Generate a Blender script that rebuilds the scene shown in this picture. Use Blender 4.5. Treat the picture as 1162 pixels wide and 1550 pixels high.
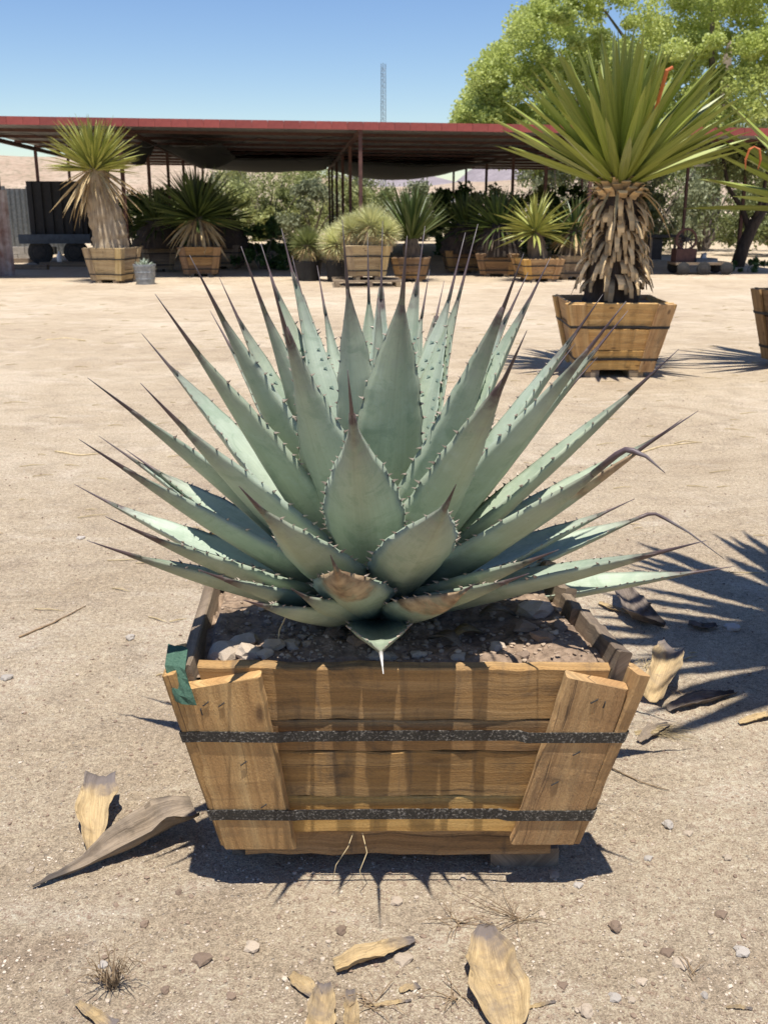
import bpy, math, random
import numpy as np
from mathutils import Vector, Matrix, noise as mnoise

for o in list(bpy.data.objects):
    bpy.data.objects.remove(o)
SC = bpy.context.scene
COL = SC.collection
R = math.radians
random.seed(7)
rng = np.random.default_rng(7)

# ------------------------------------------------------------------ camera, sky, sun, exposure
F, CX, CY, PITCH, CAMH = 1520.0, 581.0, 775.0, R(17.0), 1.4
cam = bpy.data.cameras.new('camera')
cam.sensor_fit = 'VERTICAL'
cam.sensor_width = cam.sensor_height = 36.0
cam.lens = 36.0 * F / 1550.0
cam.clip_start, cam.clip_end = 0.05, 9000
cam.dof.use_dof = True
cam.dof.focus_distance = 2.1
cam.dof.aperture_fstop = 11.0
camo = bpy.data.objects.new('camera', cam)
COL.objects.link(camo)
camo.location = (0, 0, CAMH)
camo.rotation_euler = (R(90) - PITCH, 0, 0)
SC.camera = camo

SUN_EL, SHX, SHY = 76.0, -0.01, 0.25          # metres of shadow shift per metre of height
world = bpy.data.worlds.new('World')
SC.world = world
world.use_nodes = True
wn = world.node_tree
sky = wn.nodes.new('ShaderNodeTexSky')
sky.sky_type = 'NISHITA'
sky.sun_disc = False
sky.sun_elevation = R(SUN_EL)
sky.sun_rotation = R(173)
sky.altitude = 800
sky.air_density, sky.dust_density, sky.ozone_density = 1.15, 0.25, 3.0
bg = wn.nodes['Background']
bg.inputs['Strength'].default_value = 0.088
hs = wn.nodes.new('ShaderNodeHueSaturation')                # clearer, bluer desert air
hs.inputs['Saturation'].default_value = 1.17
hs.inputs['Hue'].default_value = 0.512
wn.links.new(sky.outputs[0], hs.inputs['Color'])
wn.links.new(hs.outputs[0], bg.inputs['Color'])

sun = bpy.data.lights.new('sun', 'SUN')
sun.energy = 4.9
sun.angle = R(0.53)
sun.color = (1.0, 0.955, 0.88)
suno = bpy.data.objects.new('sun', sun)
COL.objects.link(suno)
suno.rotation_euler = Vector((SHX, SHY, -1)).to_track_quat('-Z', 'Y').to_euler()
suno.location = (0, -5, 30)

vs = SC.view_settings
vs.view_transform = 'Standard'
vs.look = 'None'
vs.exposure = 0.6
vs.gamma = 1.0
SC.render.engine = 'CYCLES'
SC.cycles.max_bounces = 6
SC.cycles.transparent_max_bounces = 8

# ------------------------------------------------------------------ pixel -> place
cp, sp = math.cos(PITCH), math.sin(PITCH)
CAM = Vector((0, 0, CAMH))
def ray(u, v):
    a, b = (u - CX) / F, (v - CY) / F
    return Vector((a, cp - b * sp, -sp - b * cp))
def Pz(u, v, z=0.0):
    d = ray(u, v)
    return CAM + d * ((z - CAMH) / d.z)
def Py(u, v, y):
    d = ray(u, v)
    return CAM + d * (y / d.y)
def pxm(p):                                    # photo pixels per metre at a point
    d = p.y * cp + (CAMH - p.z) * sp
    return F / d

# ------------------------------------------------------------------ object helpers
def tag(o, label=None, cat=None, group=None, kind=None):
    if label: o['label'] = label
    if cat: o['category'] = cat
    if group: o['group'] = group
    if kind: o['kind'] = kind
    return o
def empty(name, loc=(0, 0, 0), rz=0.0, label=None, cat=None, group=None, parent=None):
    o = bpy.data.objects.new(name, None)
    COL.objects.link(o)
    o.empty_display_size = 0.1
    o.location = loc
    o.rotation_euler = (0, 0, rz)
    if parent: o.parent = parent
    return tag(o, label, cat, group)
def mk_mesh(name, verts, faces, uv=None, smooth=False, mat=None):
    me = bpy.data.meshes.new(name)
    me.from_pydata([tuple(map(float, v)) for v in verts], [], faces)
    if uv is not None:
        lay = me.uv_layers.new(name='UVMap')
        vi = np.empty(len(me.loops), dtype=np.int32)
        me.loops.foreach_get('vertex_index', vi)
        a = np.asarray(uv, dtype=np.float32)[vi]
        lay.data.foreach_set('uv', a.ravel())
    if smooth:
        me.polygons.foreach_set('use_smooth', np.ones(len(me.polygons), dtype=bool))
    if mat: me.materials.append(mat)
    me.update()
    return me
def link(name, me, parent=None, loc=None, rot=None, scale=None, mw=None):
    o = bpy.data.objects.new(name, me)
    COL.objects.link(o)
    if parent: o.parent = parent
    if mw is not None: o.matrix_basis = mw
    if loc is not None: o.location = loc
    if rot is not None: o.rotation_euler = rot
    if scale is not None: o.scale = (scale,) * 3 if isinstance(scale, (int, float)) else scale
    return o
class MB:
    """collects geometry for ONE mesh"""
    def __init__(s): s.v, s.f, s.uv = [], [], []
    def add(s, v, f, uv=None):
        n = len(s.v)
        s.v += [tuple(p) for p in v]
        s.f += [tuple(i + n for i in q) for q in f]
        s.uv += list(uv) if uv is not None else [(p[0], p[1]) for p in v]
        return s
    def loft(s, rings, uvs=None, cap=True, closed=True):
        k = len(rings[0]); v = [p for r in rings for p in r]; f = []
        for i in range(len(rings) - 1):
            for j in range(k if closed else k - 1):
                a, b = i * k + j, i * k + (j + 1) % k
                f.append((a, b, b + k, a + k))
        if cap and closed:
            f.append(tuple(range(k - 1, -1, -1)))
            f.append(tuple(range((len(rings) - 1) * k, len(rings) * k)))
        if uvs is None:
            uvs = [(i * 0.1, j / k) for i in range(len(rings)) for j in range(k)]
        return s.add(v, f, uvs)
    def tube(s, pts, rad, k=6, cap=True):
        pts = [Vector(p) for p in pts]
        if not hasattr(rad, '__len__'): rad = [rad] * len(pts)
        rings, uvs, d = [], [], 0.0
        up = None
        for i, p in enumerate(pts):
            t = (pts[min(i + 1, len(pts) - 1)] - pts[max(i - 1, 0)]).normalized()
            if up is None: up = t.orthogonal().normalized()
            side = t.cross(up).normalized(); up = side.cross(t).normalized()
            if i: d += (p - pts[i - 1]).length
            rings.append([p + (side * math.cos(6.2832 * j / k) + up * math.sin(6.2832 * j / k)) * rad[i] for j in range(k)])
            uvs += [(d, j / k) for j in range(k)]
        return s.loft(rings, uvs, cap)
    def box(s, lo, hi):
        x0, y0, z0 = lo; x1, y1, z1 = hi
        v = [(x0,y0,z0),(x1,y0,z0),(x1,y1,z0),(x0,y1,z0),(x0,y0,z1),(x1,y0,z1),(x1,y1,z1),(x0,y1,z1)]
        f = [(3,2,1,0),(4,5,6,7),(0,1,5,4),(1,2,6,5),(2,3,7,6),(3,0,4,7)]
        return s.add(v, f, [(p[0] + p[2] * .37, p[1] + p[2]) for p in v])
    def mesh(s, name, mat, smooth=False): return mk_mesh(name, s.v, s.f, s.uv, smooth, mat)
    def build(s, name, mat, parent=None, smooth=False, **k): return link(name, s.mesh(name, mat, smooth), parent, **k)

# ------------------------------------------------------------------ material helpers
class NT:
    def __init__(s, name):
        s.m = bpy.data.materials.new(name); s.m.use_nodes = True
        s.t = s.m.node_tree; s.b = s.t.nodes['Principled BSDF']
    def n(s, typ, ins=None, **props):
        nd = s.t.nodes.new('ShaderNode' + typ)
        for k, v in props.items(): setattr(nd, k, v)
        for k, v in (ins or {}).items(): s.set(nd, k, v)
        return nd
    def set(s, nd, k, v):
        sock = nd.inputs[k]
        if isinstance(v, bpy.types.NodeSocket): s.t.links.new(v, sock)
        elif isinstance(v, bpy.types.Node): s.t.links.new(v.outputs[0], sock)
        else:
            if sock.type == 'RGBA' and len(v) == 3: v = (*v, 1)
            sock.default_value = v
    def noise(s, vec, scale, detail=4, rough=.55, dist=0):
        return s.n('TexNoise', {'Vector': vec, 'Scale': scale, 'Detail': detail, 'Roughness': rough, 'Distortion': dist})
    def ramp(s, fac, stops, interp='LINEAR'):
        r = s.n('ValToRGB', {'Fac': fac}); cr = r.color_ramp; cr.interpolation = interp
        while len(cr.elements) < len(stops): cr.elements.new(.5)
        for e, (p, c) in zip(cr.elements, stops):
            e.position = p; e.color = (*c, 1) if len(c) == 3 else c
        return r.outputs['Color']
    def mix(s, fac, a, b, mode='MIX'):
        m = s.n('Mix', data_type='RGBA', blend_type=mode)
        s.set(m, 0, fac); s.set(m, 6, a); s.set(m, 7, b)
        return m.outputs[2]
    def math(s, op, a, b=0.0, clamp=False):
        m = s.n('Math', operation=op, use_clamp=clamp); s.set(m, 0, a); s.set(m, 1, b)
        return m.outputs[0]
    def mapping(s, vec, scale=(1, 1, 1), loc=(0, 0, 0)):
        return s.n('Mapping', {'Vector': vec, 'Scale': scale, 'Location': loc}).outputs[0]
    def coords(s, which='Object'): return s.n('TexCoord').outputs[which]
    def rand(s): return s.n('ObjectInfo').outputs['Random']
    def bump(s, h, strength=.4, dist=.01, normal=None):
        b = s.n('Bump', {'Height': h, 'Strength': strength, 'Distance': dist})
        if normal is not None: s.set(b, 'Normal', normal)
        return b.outputs[0]
    def out(s, color=None, rough=None, normal=None, **k):
        if color is not None: s.set(s.b, 'Base Color', color)
        if rough is not None: s.set(s.b, 'Roughness', rough)
        if normal is not None: s.set(s.b, 'Normal', normal)
        for kk, v in k.items(): s.set(s.b, kk.replace('_', ' '), v)
        return s.m
def grey(c): return (c, c, c)

def mat_wood(name, c0, c1, c2, grime=.35, grain=1.0):
    t = NT(name)
    uv = t.coords('UV'); rnd = t.rand()
    off = t.n('CombineXYZ', {'X': t.math('MULTIPLY', rnd, 37.0), 'Y': t.math('MULTIPLY', rnd, 11.0), 'Z': t.math('MULTIPLY', rnd, 5.0)})
    p = t.n('VectorMath', {0: uv, 1: off.outputs[0]}, operation='ADD').outputs[0]
    warp = t.noise(t.mapping(p, (1.5, 6, 1)), 2.0, 2)
    pw = t.n('VectorMath', {0: p, 1: t.n('VectorMath', {0: warp.outputs['Color'], 1: (0, .035, 0)}, operation='MULTIPLY').outputs[0]}, operation='ADD').outputs[0]
    g1 = t.noise(t.mapping(pw, (3, 95, 1)), 1.0, 5, .65)
    g2 = t.noise(t.mapping(pw, (1.2, 22, 1)), 1.0, 3, .5)
    fz = t.noise(t.mapping(p, (160, 420, 1)), 1.0, 3, .7)
    blot = t.noise(t.mapping(p, (6, 13, 1)), 1.0, 6, .72, .7)
    c = t.ramp(g2, [(.25, c0), (.5, c1), (.75, c2)])
    c = t.mix(t.ramp(g1, [(.35, grey(.5)), (.6, grey(0))]), c, [x * .55 for x in c0], 'MIX')
    c = t.mix(.5, c, t.ramp(fz, [(.3, grey(.35)), (.7, grey(.68))]), 'OVERLAY')
    c = t.mix(t.ramp(blot, [(.52, grey(0)), (.72, grey(grime))]), c, (.07, .048, .03))
    strk = t.noise(t.mapping(p, (26, 3.0, 1), (9, 2, 0)), 1.0, 4, .65, .4)
    c = t.mix(t.ramp(strk, [(.56, grey(0)), (.72, grey(grime * .8))]), c, (.1, .07, .045))
    crk = t.noise(t.mapping(pw, (.9, 38, 1), (4, 7, 0)), 1.0, 3, .6, .3)
    c = t.mix(t.ramp(crk, [(.655, grey(0)), (.675, grey(.85)), (.695, grey(0))]), c, (.05, .03, .018))
    kn = t.n('TexVoronoi', {'Vector': t.mapping(pw, (4.2, 11, 1)), 'Scale': 1.0, 'Randomness': 1.0})
    c = t.mix(t.ramp(kn.outputs['Distance'], [(.05, grey(.75)), (.13, grey(0))]), c, (.075, .035, .015))
    hsv = t.n('HueSaturation', {'Color': c, 'Hue': t.math('ADD', t.math('MULTIPLY', rnd, .012), .494),
                                'Saturation': t.math('ADD', t.math('MULTIPLY', rnd, .2), .9), 'Value': t.math('ADD', t.math('MULTIPLY', rnd, .45), .74)})
    h = t.math('ADD', t.math('MULTIPLY', g1, .7), t.math('MULTIPLY', fz, .5))
    return t.out(hsv, .85, t.bump(h, .5 * grain, .006))

def mat_simple(name, c0, c1, scale=30, rough=.8, bump=.2, bdist=.005, metal=0.0, coord='Object', stretch=(1, 1, 1), rv=.2, translucent=0.0):
    t = NT(name)
    v = t.mapping(t.coords(coord), stretch)
    n = t.noise(v, scale, 5, .6)
    c = t.ramp(n, [(.3, c0), (.7, c1)])
    c = t.n('HueSaturation', {'Color': c, 'Value': t.math('ADD', t.math('MULTIPLY', t.rand(), rv), 1 - rv / 2)})
    m = t.out(c, rough, t.bump(n, bump, bdist) if bump else None, Metallic=metal)
    if translucent:
        tr = t.n('BsdfTranslucent', {'Color': c})
        mx = t.n('MixShader', {0: translucent, 1: t.b.outputs[0], 2: tr.outputs[0]})
        t.t.links.new(mx.outputs[0], t.t.nodes['Material Output'].inputs[0])
    return m

M = {}
M['wood'] = mat_wood('planter_wood', (.46, .25, .085), (.60, .36, .135), (.69, .46, .2), .5, 1.8)
M['wood_board'] = mat_wood('planter_board_wood', (.23, .125, .05), (.345, .2, .085), (.45, .29, .145), .8, 1.8)  # darker than the batten wood: front shadow put into the plank colour, plus grime
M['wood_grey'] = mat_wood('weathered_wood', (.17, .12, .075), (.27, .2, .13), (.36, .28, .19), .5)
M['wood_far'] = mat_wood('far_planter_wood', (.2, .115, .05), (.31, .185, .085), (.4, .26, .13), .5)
M['wood_pale'] = mat_wood('pale_planter_wood', (.36, .25, .12), (.48, .35, .18), (.58, .45, .26), .3)
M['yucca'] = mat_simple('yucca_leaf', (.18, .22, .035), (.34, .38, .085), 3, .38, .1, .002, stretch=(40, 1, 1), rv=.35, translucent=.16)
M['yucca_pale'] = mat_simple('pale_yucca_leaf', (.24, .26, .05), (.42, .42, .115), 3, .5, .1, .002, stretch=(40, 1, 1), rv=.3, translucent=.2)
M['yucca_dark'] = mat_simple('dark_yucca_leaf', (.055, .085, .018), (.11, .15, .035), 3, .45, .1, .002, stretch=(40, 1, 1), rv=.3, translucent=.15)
M['rostrata'] = mat_simple('blue_yucca_leaf', (.45, .47, .2), (.74, .72, .40), 6, .6, 0, rv=.2, translucent=.2)
M['yucca_dead'] = mat_simple('dead_yucca_leaf', (.34, .23, .11), (.68, .52, .27), 7, .8, .1, .002, stretch=(6, 1, 1), rv=.4, translucent=.15)
M['bark'] = mat_simple('shaggy_bark', (.05, .034, .022), (.2, .15, .1), 22, .95, .8, .02, stretch=(1, 1, .25))
M['thatch'] = mat_simple('pale_thatch', (.2, .145, .085), (.46, .37, .25), 26, .95, .8, .02, stretch=(1, 1, .16))
M['stub'] = mat_simple('leaf_stub', (.2, .12, .055), (.68, .5, .27), 9, .85, .3, .004, rv=1.1)
M['trunk_dark'] = mat_simple('dark_trunk', (.022, .016, .012), (.07, .05, .036), 14, .95, .9, .03, stretch=(1, 1, .3))
M['red'] = mat_simple('red_painted_metal', (.2, .036, .03), (.3, .066, .052), 5, .5, .1, .003, rv=.25)
M['rust'] = mat_simple('rust_brown_steel', (.06, .026, .02), (.12, .052, .038), 12, .7, .2, .003)
M['roofmetal'] = mat_simple('roof_sheet_metal', (.2, .2, .2), (.34, .34, .335), 4, .5, 0)
M['steel_dark'] = mat_simple('dark_steel', (.012, .012, .013), (.035, .032, .03), 15, .75, .2, .003)
M['blackplastic'] = mat_simple('black_plastic', (.008, .008, .009), (.02, .02, .021), 9, .7, .1, .002)
M['cloth'] = mat_simple('shade_cloth', (.012, .014, .013), (.035, .035, .03), 20, .9, .3, .01)
M['galv'] = mat_simple('galvanised_tin', (.17, .19, .21), (.36, .38, .4), 18, .45, .2, .004, metal=.5)
M['corr'] = mat_simple('rusty_sheet', (.13, .05, .035), (.42, .38, .36), 3.2, .7, .2, .01)
M['white'] = mat_simple('white_paint', (.7, .7, .68), (.82, .82, .8), 6, .5, .05)
M['block'] = mat_simple('concrete_block', (.2, .18, .15), (.34, .31, .27), 14, .95, .5, .01)
M['mast'] = mat_simple('mast_steel', (.07, .09, .11), (.13, .15, .17), 2, .5, 0)
M['rubber'] = mat_simple('rubber', (.012, .012, .012), (.03, .03, .03), 20, .8, .2, .002)
M['bluepaint'] = mat_simple('dull_blue_paint', (.02, .035, .06), (.05, .075, .11), 8, .5, .1)
M['orange'] = mat_simple('orange_ribbon', (.42, .1, .03), (.6, .18, .05), 12, .5, .1, .002)
M['twig'] = mat_simple('dry_twig', (.12, .08, .045), (.3, .21, .12), 40, .9, .3, .002, rv=.5)
M['straw'] = mat_simple('straw', (.36, .27, .14), (.6, .48, .28), 30, .85, 0, rv=.5)
M['green_mesh'] = mat_simple('green_shade_fabric', (.02, .06, .04), (.06, .12, .08), 260, .9, .6, .002)
M['cottonwood'] = mat_simple('cottonwood_leaf', (.36, .43, .10), (.58, .63, .22), .35, .5, 0, rv=0, translucent=.5)
M['mesquite'] = mat_simple('mesquite_leaf', (.12, .14, .045), (.25, .28, .10), .5, .6, 0, rv=.2, translucent=.3)
M['mesquite_grey'] = mat_simple('grey_shrub_leaf', (.17, .19, .10), (.32, .34, .19), .5, .6, 0, rv=.2, translucent=.3)
M['paloverde'] = mat_simple('paloverde_leaf', (.22, .25, .08), (.42, .43, .17), .5, .6, 0, rv=.2, translucent=.3)
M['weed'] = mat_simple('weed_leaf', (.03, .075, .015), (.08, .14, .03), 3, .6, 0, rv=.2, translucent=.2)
M['silver'] = mat_simple('silver_plant', (.3, .36, .26), (.5, .55, .42), 8, .6, 0, rv=.2)
M['limb'] = mat_simple('grey_limb', (.1, .08, .06), (.22, .18, .14), 10, .95, .5, .02)

def mat_ground():
    t = NT('sandy_ground'); v = t.coords('Object')
    big = t.noise(v, .45, 4, .6); mid = t.noise(v, 4.5, 5, .65); fine = t.noise(v, 60, 6, .75); grit = t.noise(v, 240, 4, .7)
    stretch = t.noise(t.mapping(v, (.9, 2.0, 1)), 1.3, 6, .68, 1.4)
    c = t.ramp(big, [(.28, (.45, .345, .235)), (.5, (.56, .445, .31)), (.72, (.67, .555, .41))])
    patch = t.noise(t.mapping(v, (1.0, 1.5, 1), (5, 3, 0)), 1.7, 6, .7, 1.0)
    c = t.mix(t.ramp(patch, [(.52, grey(0)), (.66, grey(.6))]), c, (.68, .57, .43))
    damp = t.noise(t.mapping(v, (1, 1, 1), (11, 8, 0)), 1.1, 6, .72, 1.2)
    c = t.mix(t.ramp(damp, [(.6, grey(0)), (.72, grey(.6))]), c, (.33, .235, .155))
    c = t.mix(t.ramp(stretch, [(.5, grey(0)), (.66, grey(.45))]), c, (.38, .285, .185))
    c = t.mix(t.ramp(mid, [(.5, grey(0)), (.68, grey(.4))]), c, (.29, .22, .16))
    c = t.mix(.75, c, t.ramp(fine, [(.26, grey(.18)), (.5, grey(.5)), (.7, grey(.78))]), 'OVERLAY')  # speckle with contrast raised: grit shading put into the sand colour
    c = t.mix(.75, c, t.ramp(grit, [(.3, grey(.22)), (.7, grey(.76))]), 'OVERLAY')
    vor = t.n('TexVoronoi', {'Vector': v, 'Scale': 75, 'Randomness': 1.0})
    peb = t.ramp(vor.outputs['Distance'], [(.16, grey(1)), (.26, grey(0))])
    sel = t.ramp(t.n('SeparateColor', {'Color': vor.outputs['Color']}).outputs[0], [(.78, grey(0)), (.8, grey(1))])
    pm = t.math('MULTIPLY', peb, sel)
    pc = t.mix(t.n('SeparateColor', {'Color': vor.outputs['Color']}).outputs[1], (.2, .15, .105), (.66, .57, .46))
    c = t.mix(t.math('MULTIPLY', pm, .8), c, pc)
    h = t.math('ADD', t.math('ADD', t.math('MULTIPLY', fine, .6), t.math('MULTIPLY', grit, .25)), t.math('ADD', t.math('MULTIPLY', mid, 1.2), t.math('MULTIPLY', pm, .35)))
    return t.out(c, .95, t.bump(h, .9, .03), Specular_IOR_Level=.2)
M['ground'] = mat_ground()

def mat_agave(name='agave_leaf', dry=False):
    t = NT(name)
    uv = t.coords('UV'); ob = t.coords('Object')
    sx = t.n('SeparateXYZ', {'Vector': uv}); u, vv = sx.outputs[0], sx.outputs[1]
    rnd = t.rand()
    ofs = t.n('CombineXYZ', {'X': t.math('MULTIPLY', rnd, 13.0), 'Y': t.math('MULTIPLY', rnd, 29.0)})
    p = t.n('VectorMath', {0: ob, 1: ofs.outputs[0]}, operation='ADD').outputs[0]
    n1 = t.noise(p, 7, 4, .6); n2 = t.noise(p, 34, 5, .6); n3 = t.noise(p, 210, 3, .6)
    c = t.ramp(n1, [(.3, (.275, .335, .255)), (.5, (.345, .405, .315)), (.75, (.42, .475, .375))])
    old = t.math('MULTIPLY', t.math('GREATER_THAN', rnd, .55), .35)
    c = t.mix(t.math('MULTIPLY', old, n1), c, (.26, .29, .13))
    under = t.math('GREATER_THAN', u, .5)
    c = t.mix(t.math('MULTIPLY', under, .35), c, (.335, .37, .25))  # warm ground bounce put into the colour of the leaf underside
    c = t.mix(t.ramp(n2, [(.5, grey(0)), (.7, grey(.35))]), c, (.44, .50, .41))
    c = t.mix(t.ramp(n3, [(.66, grey(0)), (.74, grey(.5))]), c, (.12, .13, .07))
    st = t.noise(t.mapping(uv, (38, 1.4, 1)), 1.0, 3, .6)
    c = t.mix(.35, c, t.ramp(st, [(.3, grey(.4)), (.7, grey(.6))]), 'OVERLAY')
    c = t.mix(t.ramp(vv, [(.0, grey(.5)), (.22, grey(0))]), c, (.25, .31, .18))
    tipn = t.math('ADD', vv, t.math('MULTIPLY', t.math('SUBTRACT', n2, .5), .22))
    c = t.mix(t.ramp(tipn, [(.76, grey(0)), (.9, grey(.4)), (.985, grey(1))]), c, (.085, .058, .055))
    if dry:
        c = t.mix(t.ramp(t.math('ADD', vv, t.math('MULTIPLY', t.math('SUBTRACT', n1, .5), .9)), [(.62, grey(0)), (.72, grey(.9))]), c, t.ramp(n2, [(.35, (.16, .085, .045)), (.65, (.46, .33, .2))]))
    scar = t.noise(t.mapping(uv, (70, 9, 1), (3, 1, 0)), 1.0, 4, .7, 1.5)
    c = t.mix(t.ramp(scar, [(.68, grey(0)), (.74, grey(.55))]), c, (.3, .25, .16))
    rub = t.noise(p, 15, 5, .7, .8)
    c = t.mix(t.ramp(rub, [(.52, grey(0)), (.62, grey(.4))]), c, (.19, .26, .18))
    spots = t.n('TexVoronoi', {'Vector': p, 'Scale': 38, 'Randomness': 1.0})
    sm = t.math('MULTIPLY', t.ramp(spots.outputs['Distance'], [(.06, grey(1)), (.11, grey(0))]),
                t.ramp(t.n('SeparateColor', {'Color': spots.outputs['Color']}).outputs[0], [(.86, grey(0)), (.88, grey(1))]))
    c = t.mix(t.math('MULTIPLY', sm, .7), c, (.45, .42, .3))
    h = t.math('ADD', t.math('MULTIPLY', st, .6), t.math('ADD', t.math('MULTIPLY', n2, .5), t.math('MULTIPLY', sm, .5)))
    return t.out(c, t.math('ADD', t.math('MULTIPLY', n2, .25), .42), t.bump(h, .3, .004), Specular_IOR_Level=.35)
M['agave'] = mat_agave()
M['agave_dry'] = mat_agave('agave_leaf_scorched', True)
def mat_spine():
    t = NT('agave_spine'); uv = t.coords('UV'); d = t.n('SeparateXYZ', {'Vector': uv}).outputs[0]
    n = t.noise(t.coords('Object'), 70, 3)
    e = t.math('ADD', d, t.math('MULTIPLY', t.math('SUBTRACT', n, .5), .05))
    c = t.ramp(e, [(.0, (.17, .175, .14)), (.03, (.085, .055, .052)), (.09, (.06, .04, .045)), (.14, (.13, .11, .11))])
    c = t.n('HueSaturation', {'Color': c, 'Value': t.math('ADD', t.math('MULTIPLY', t.rand(), .7), .65)})
    return t.out(c, .5)
M['spine'] = mat_spine()
M['spine_pale'] = mat_simple('bleached_spine', (.5, .47, .42), (.72, .7, .66), 60, .5, .1, .001)
M['teeth'] = mat_simple('agave_teeth', (.12, .08, .06), (.5, .42, .34), 45, .55, 0)
M['imprint'] = mat_simple('tooth_imprint', (.17, .23, .185), (.22, .29, .235), 40, .6, 0)
M['damage'] = mat_simple('dry_leaf_scar', (.19, .1, .05), (.42, .28, .16), 45, .85, .4, .003)
M['soil'] = mat_simple('planter_soil', (.12, .08, .052), (.38, .27, .185), 48, .98, .9, .012)
M['gravel'] = mat_simple('pale_gravel', (.3, .23, .165), (.62, .53, .42), 9, .9, .4, .003, rv=.3)
M['rock_pale'] = mat_simple('pale_rock', (.36, .28, .2), (.58, .48, .37), 22, .95, .6, .006, rv=.3)
M['rock_brown'] = mat_simple('brown_rock', (.17, .115, .08), (.33, .24, .17), 25, .95, .6, .006, rv=.3)
M['rock_grey'] = mat_simple('grey_rock', (.31, .275, .235), (.48, .43, .375), 25, .9, .5, .005, rv=.3)

def mat_dry(name, a, b, tip):
    t = NT(name); uv = t.coords('UV'); ob = t.coords('Object')
    sx = t.n('SeparateXYZ', {'Vector': uv})
    st = t.noise(t.mapping(uv, (34, 3.2, 1)), 1.0, 5, .7, .5); n = t.noise(ob, 22, 5, .6); n2 = t.noise(ob, 130, 3, .6)
    c = t.ramp(st, [(.3, a), (.7, b)])
    blt = t.noise(ob, 9, 5, .7, .6)
    c = t.mix(t.ramp(blt, [(.48, grey(0)), (.66, grey(.75))]), c, (.17, .135, .105))
    c = t.mix(t.ramp(n, [(.5, grey(0)), (.7, grey(.6))]), c, [x * .55 for x in a])
    c = t.mix(t.ramp(n2, [(.62, grey(0)), (.75, grey(.5))]), c, (.1, .07, .04))
    e = t.math('ADD', sx.outputs[1], t.math('MULTIPLY', t.math('SUBTRACT', n, .5), .5))
    c = t.mix(t.ramp(e, [(.66, grey(0)), (.9, grey(.95))]), c, tip)
    return t.out(c, .85, t.bump(t.math('ADD', st, t.math('MULTIPLY', n, .6)), .6, .005))
M['dry_tan'] = mat_dry('dry_leaf_tan', (.3, .205, .1), (.55, .41, .215), (.15, .125, .115))
M['dry_grey'] = mat_dry('dry_leaf_grey', (.15, .115, .08), (.34, .265, .19), (.08, .065, .055))
M['dry_dark'] = mat_dry('dry_leaf_dark', (.1, .075, .055), (.25, .2, .16), (.05, .04, .035))

def mat_strap():
    t = NT('speckled_strap'); v = t.coords('Object')
    n = t.noise(v, 190, 3, .7); n2 = t.noise(v, 14, 3, .6)
    th = t.math('SUBTRACT', n, t.math('MULTIPLY', t.math('SUBTRACT', n2, .5), -.15))
    c = t.ramp(th, [(.47, (.02, .02, .019)), (.56, (.05, .048, .044)), (.66, (.3, .28, .24))])
    return t.out(c, .5, t.bump(n, .3, .002))
M['strap'] = mat_strap()

def mat_hill(name, a, b, c2):
    t = NT(name); v = t.coords('Object')
    n = t.noise(v, .04, 6, .65); n2 = t.noise(v, .45, 6, .75)
    c = t.ramp(n, [(.35, a), (.65, b)])
    c = t.mix(t.ramp(n2, [(.48, grey(0)), (.58, grey(.85))]), c, c2)
    return t.out(c, 1.0, None, Specular_IOR_Level=.0)
M['hill_tan'] = mat_hill('tan_hill', (.34, .25, .185), (.44, .35, .27), (.21, .175, .12))
M['hill_far'] = mat_hill('far_mountain', (.22, .19, .2), (.31, .27, .28), (.18, .16, .17))  # grey violet of distant haze put into the rock colour

# ------------------------------------------------------------------ ground: one sheet to the horizon
def gz(x, y):
    d = math.hypot(x, y)
    a = 1.0 if d < 6 else max(.0, 1 - (d - 6) / 12)
    h = 0.0
    if a > 0:
        h = a * (.010 * mnoise.noise((x * 1.3, y * 1.3, 0)) + .006 * mnoise.noise((x * 4.1, y * 4.1, 3)) + .0035 * mnoise.noise((x * 13, y * 13, 7)))
        if d < 5: h += .004 * mnoise.noise((x * 31, y * 31, 1)) + .0026 * mnoise.noise((x * 77, y * 77, 4))
        if 2.5 < d < 14: h += min(1, d - 2.5) * .012 * a * (math.sin((y - .35 * x) * 3.1 + 2 * mnoise.noise((x * .4, y * .4, 9))) ** 8) * mnoise.noise((x * .8, y * 2, 6))
    bx_, by_ = (x - .02) / .5, (y - 2.25) / .5          # level pad under the planter
    q = bx_ * bx_ + by_ * by_
    return h * min(1.0, q * .5) if q < 2 else h
def build_ground():
    ys = list(np.arange(.3, 1.1, .04)) + list(np.arange(1.1, 2.7, .0085)) + list(np.arange(2.7, 5.2, .018)) + list(5.2 * (8000 / 5.2) ** (np.linspace(0, 1, 150) ** 1.35))[1:]
    ys = [-60, -12, -3, -.6] + ys
    xs = []
    pos = list(np.arange(0, .95, .0085)) + list(np.arange(.95, 1.9, .018)) + list(1.9 * (6000 / 1.9) ** (np.linspace(0, 1, 60) ** 1.1))[1:]
    xs = [-p for p in pos[:0:-1]] + pos
    nx = len(xs)
    v = [(x, y, gz(x, y)) for y in ys for x in xs]
    f = [(j * nx + i, j * nx + i + 1, (j + 1) * nx + i + 1, (j + 1) * nx + i) for j in range(len(ys) - 1) for i in range(nx - 1)]
    o = link('ground', mk_mesh('ground', v, f, None, True, M['ground']))
    tag(o, 'pale sandy bare earth yard reaching to the hills', 'ground', kind='structure')
build_ground()

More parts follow.
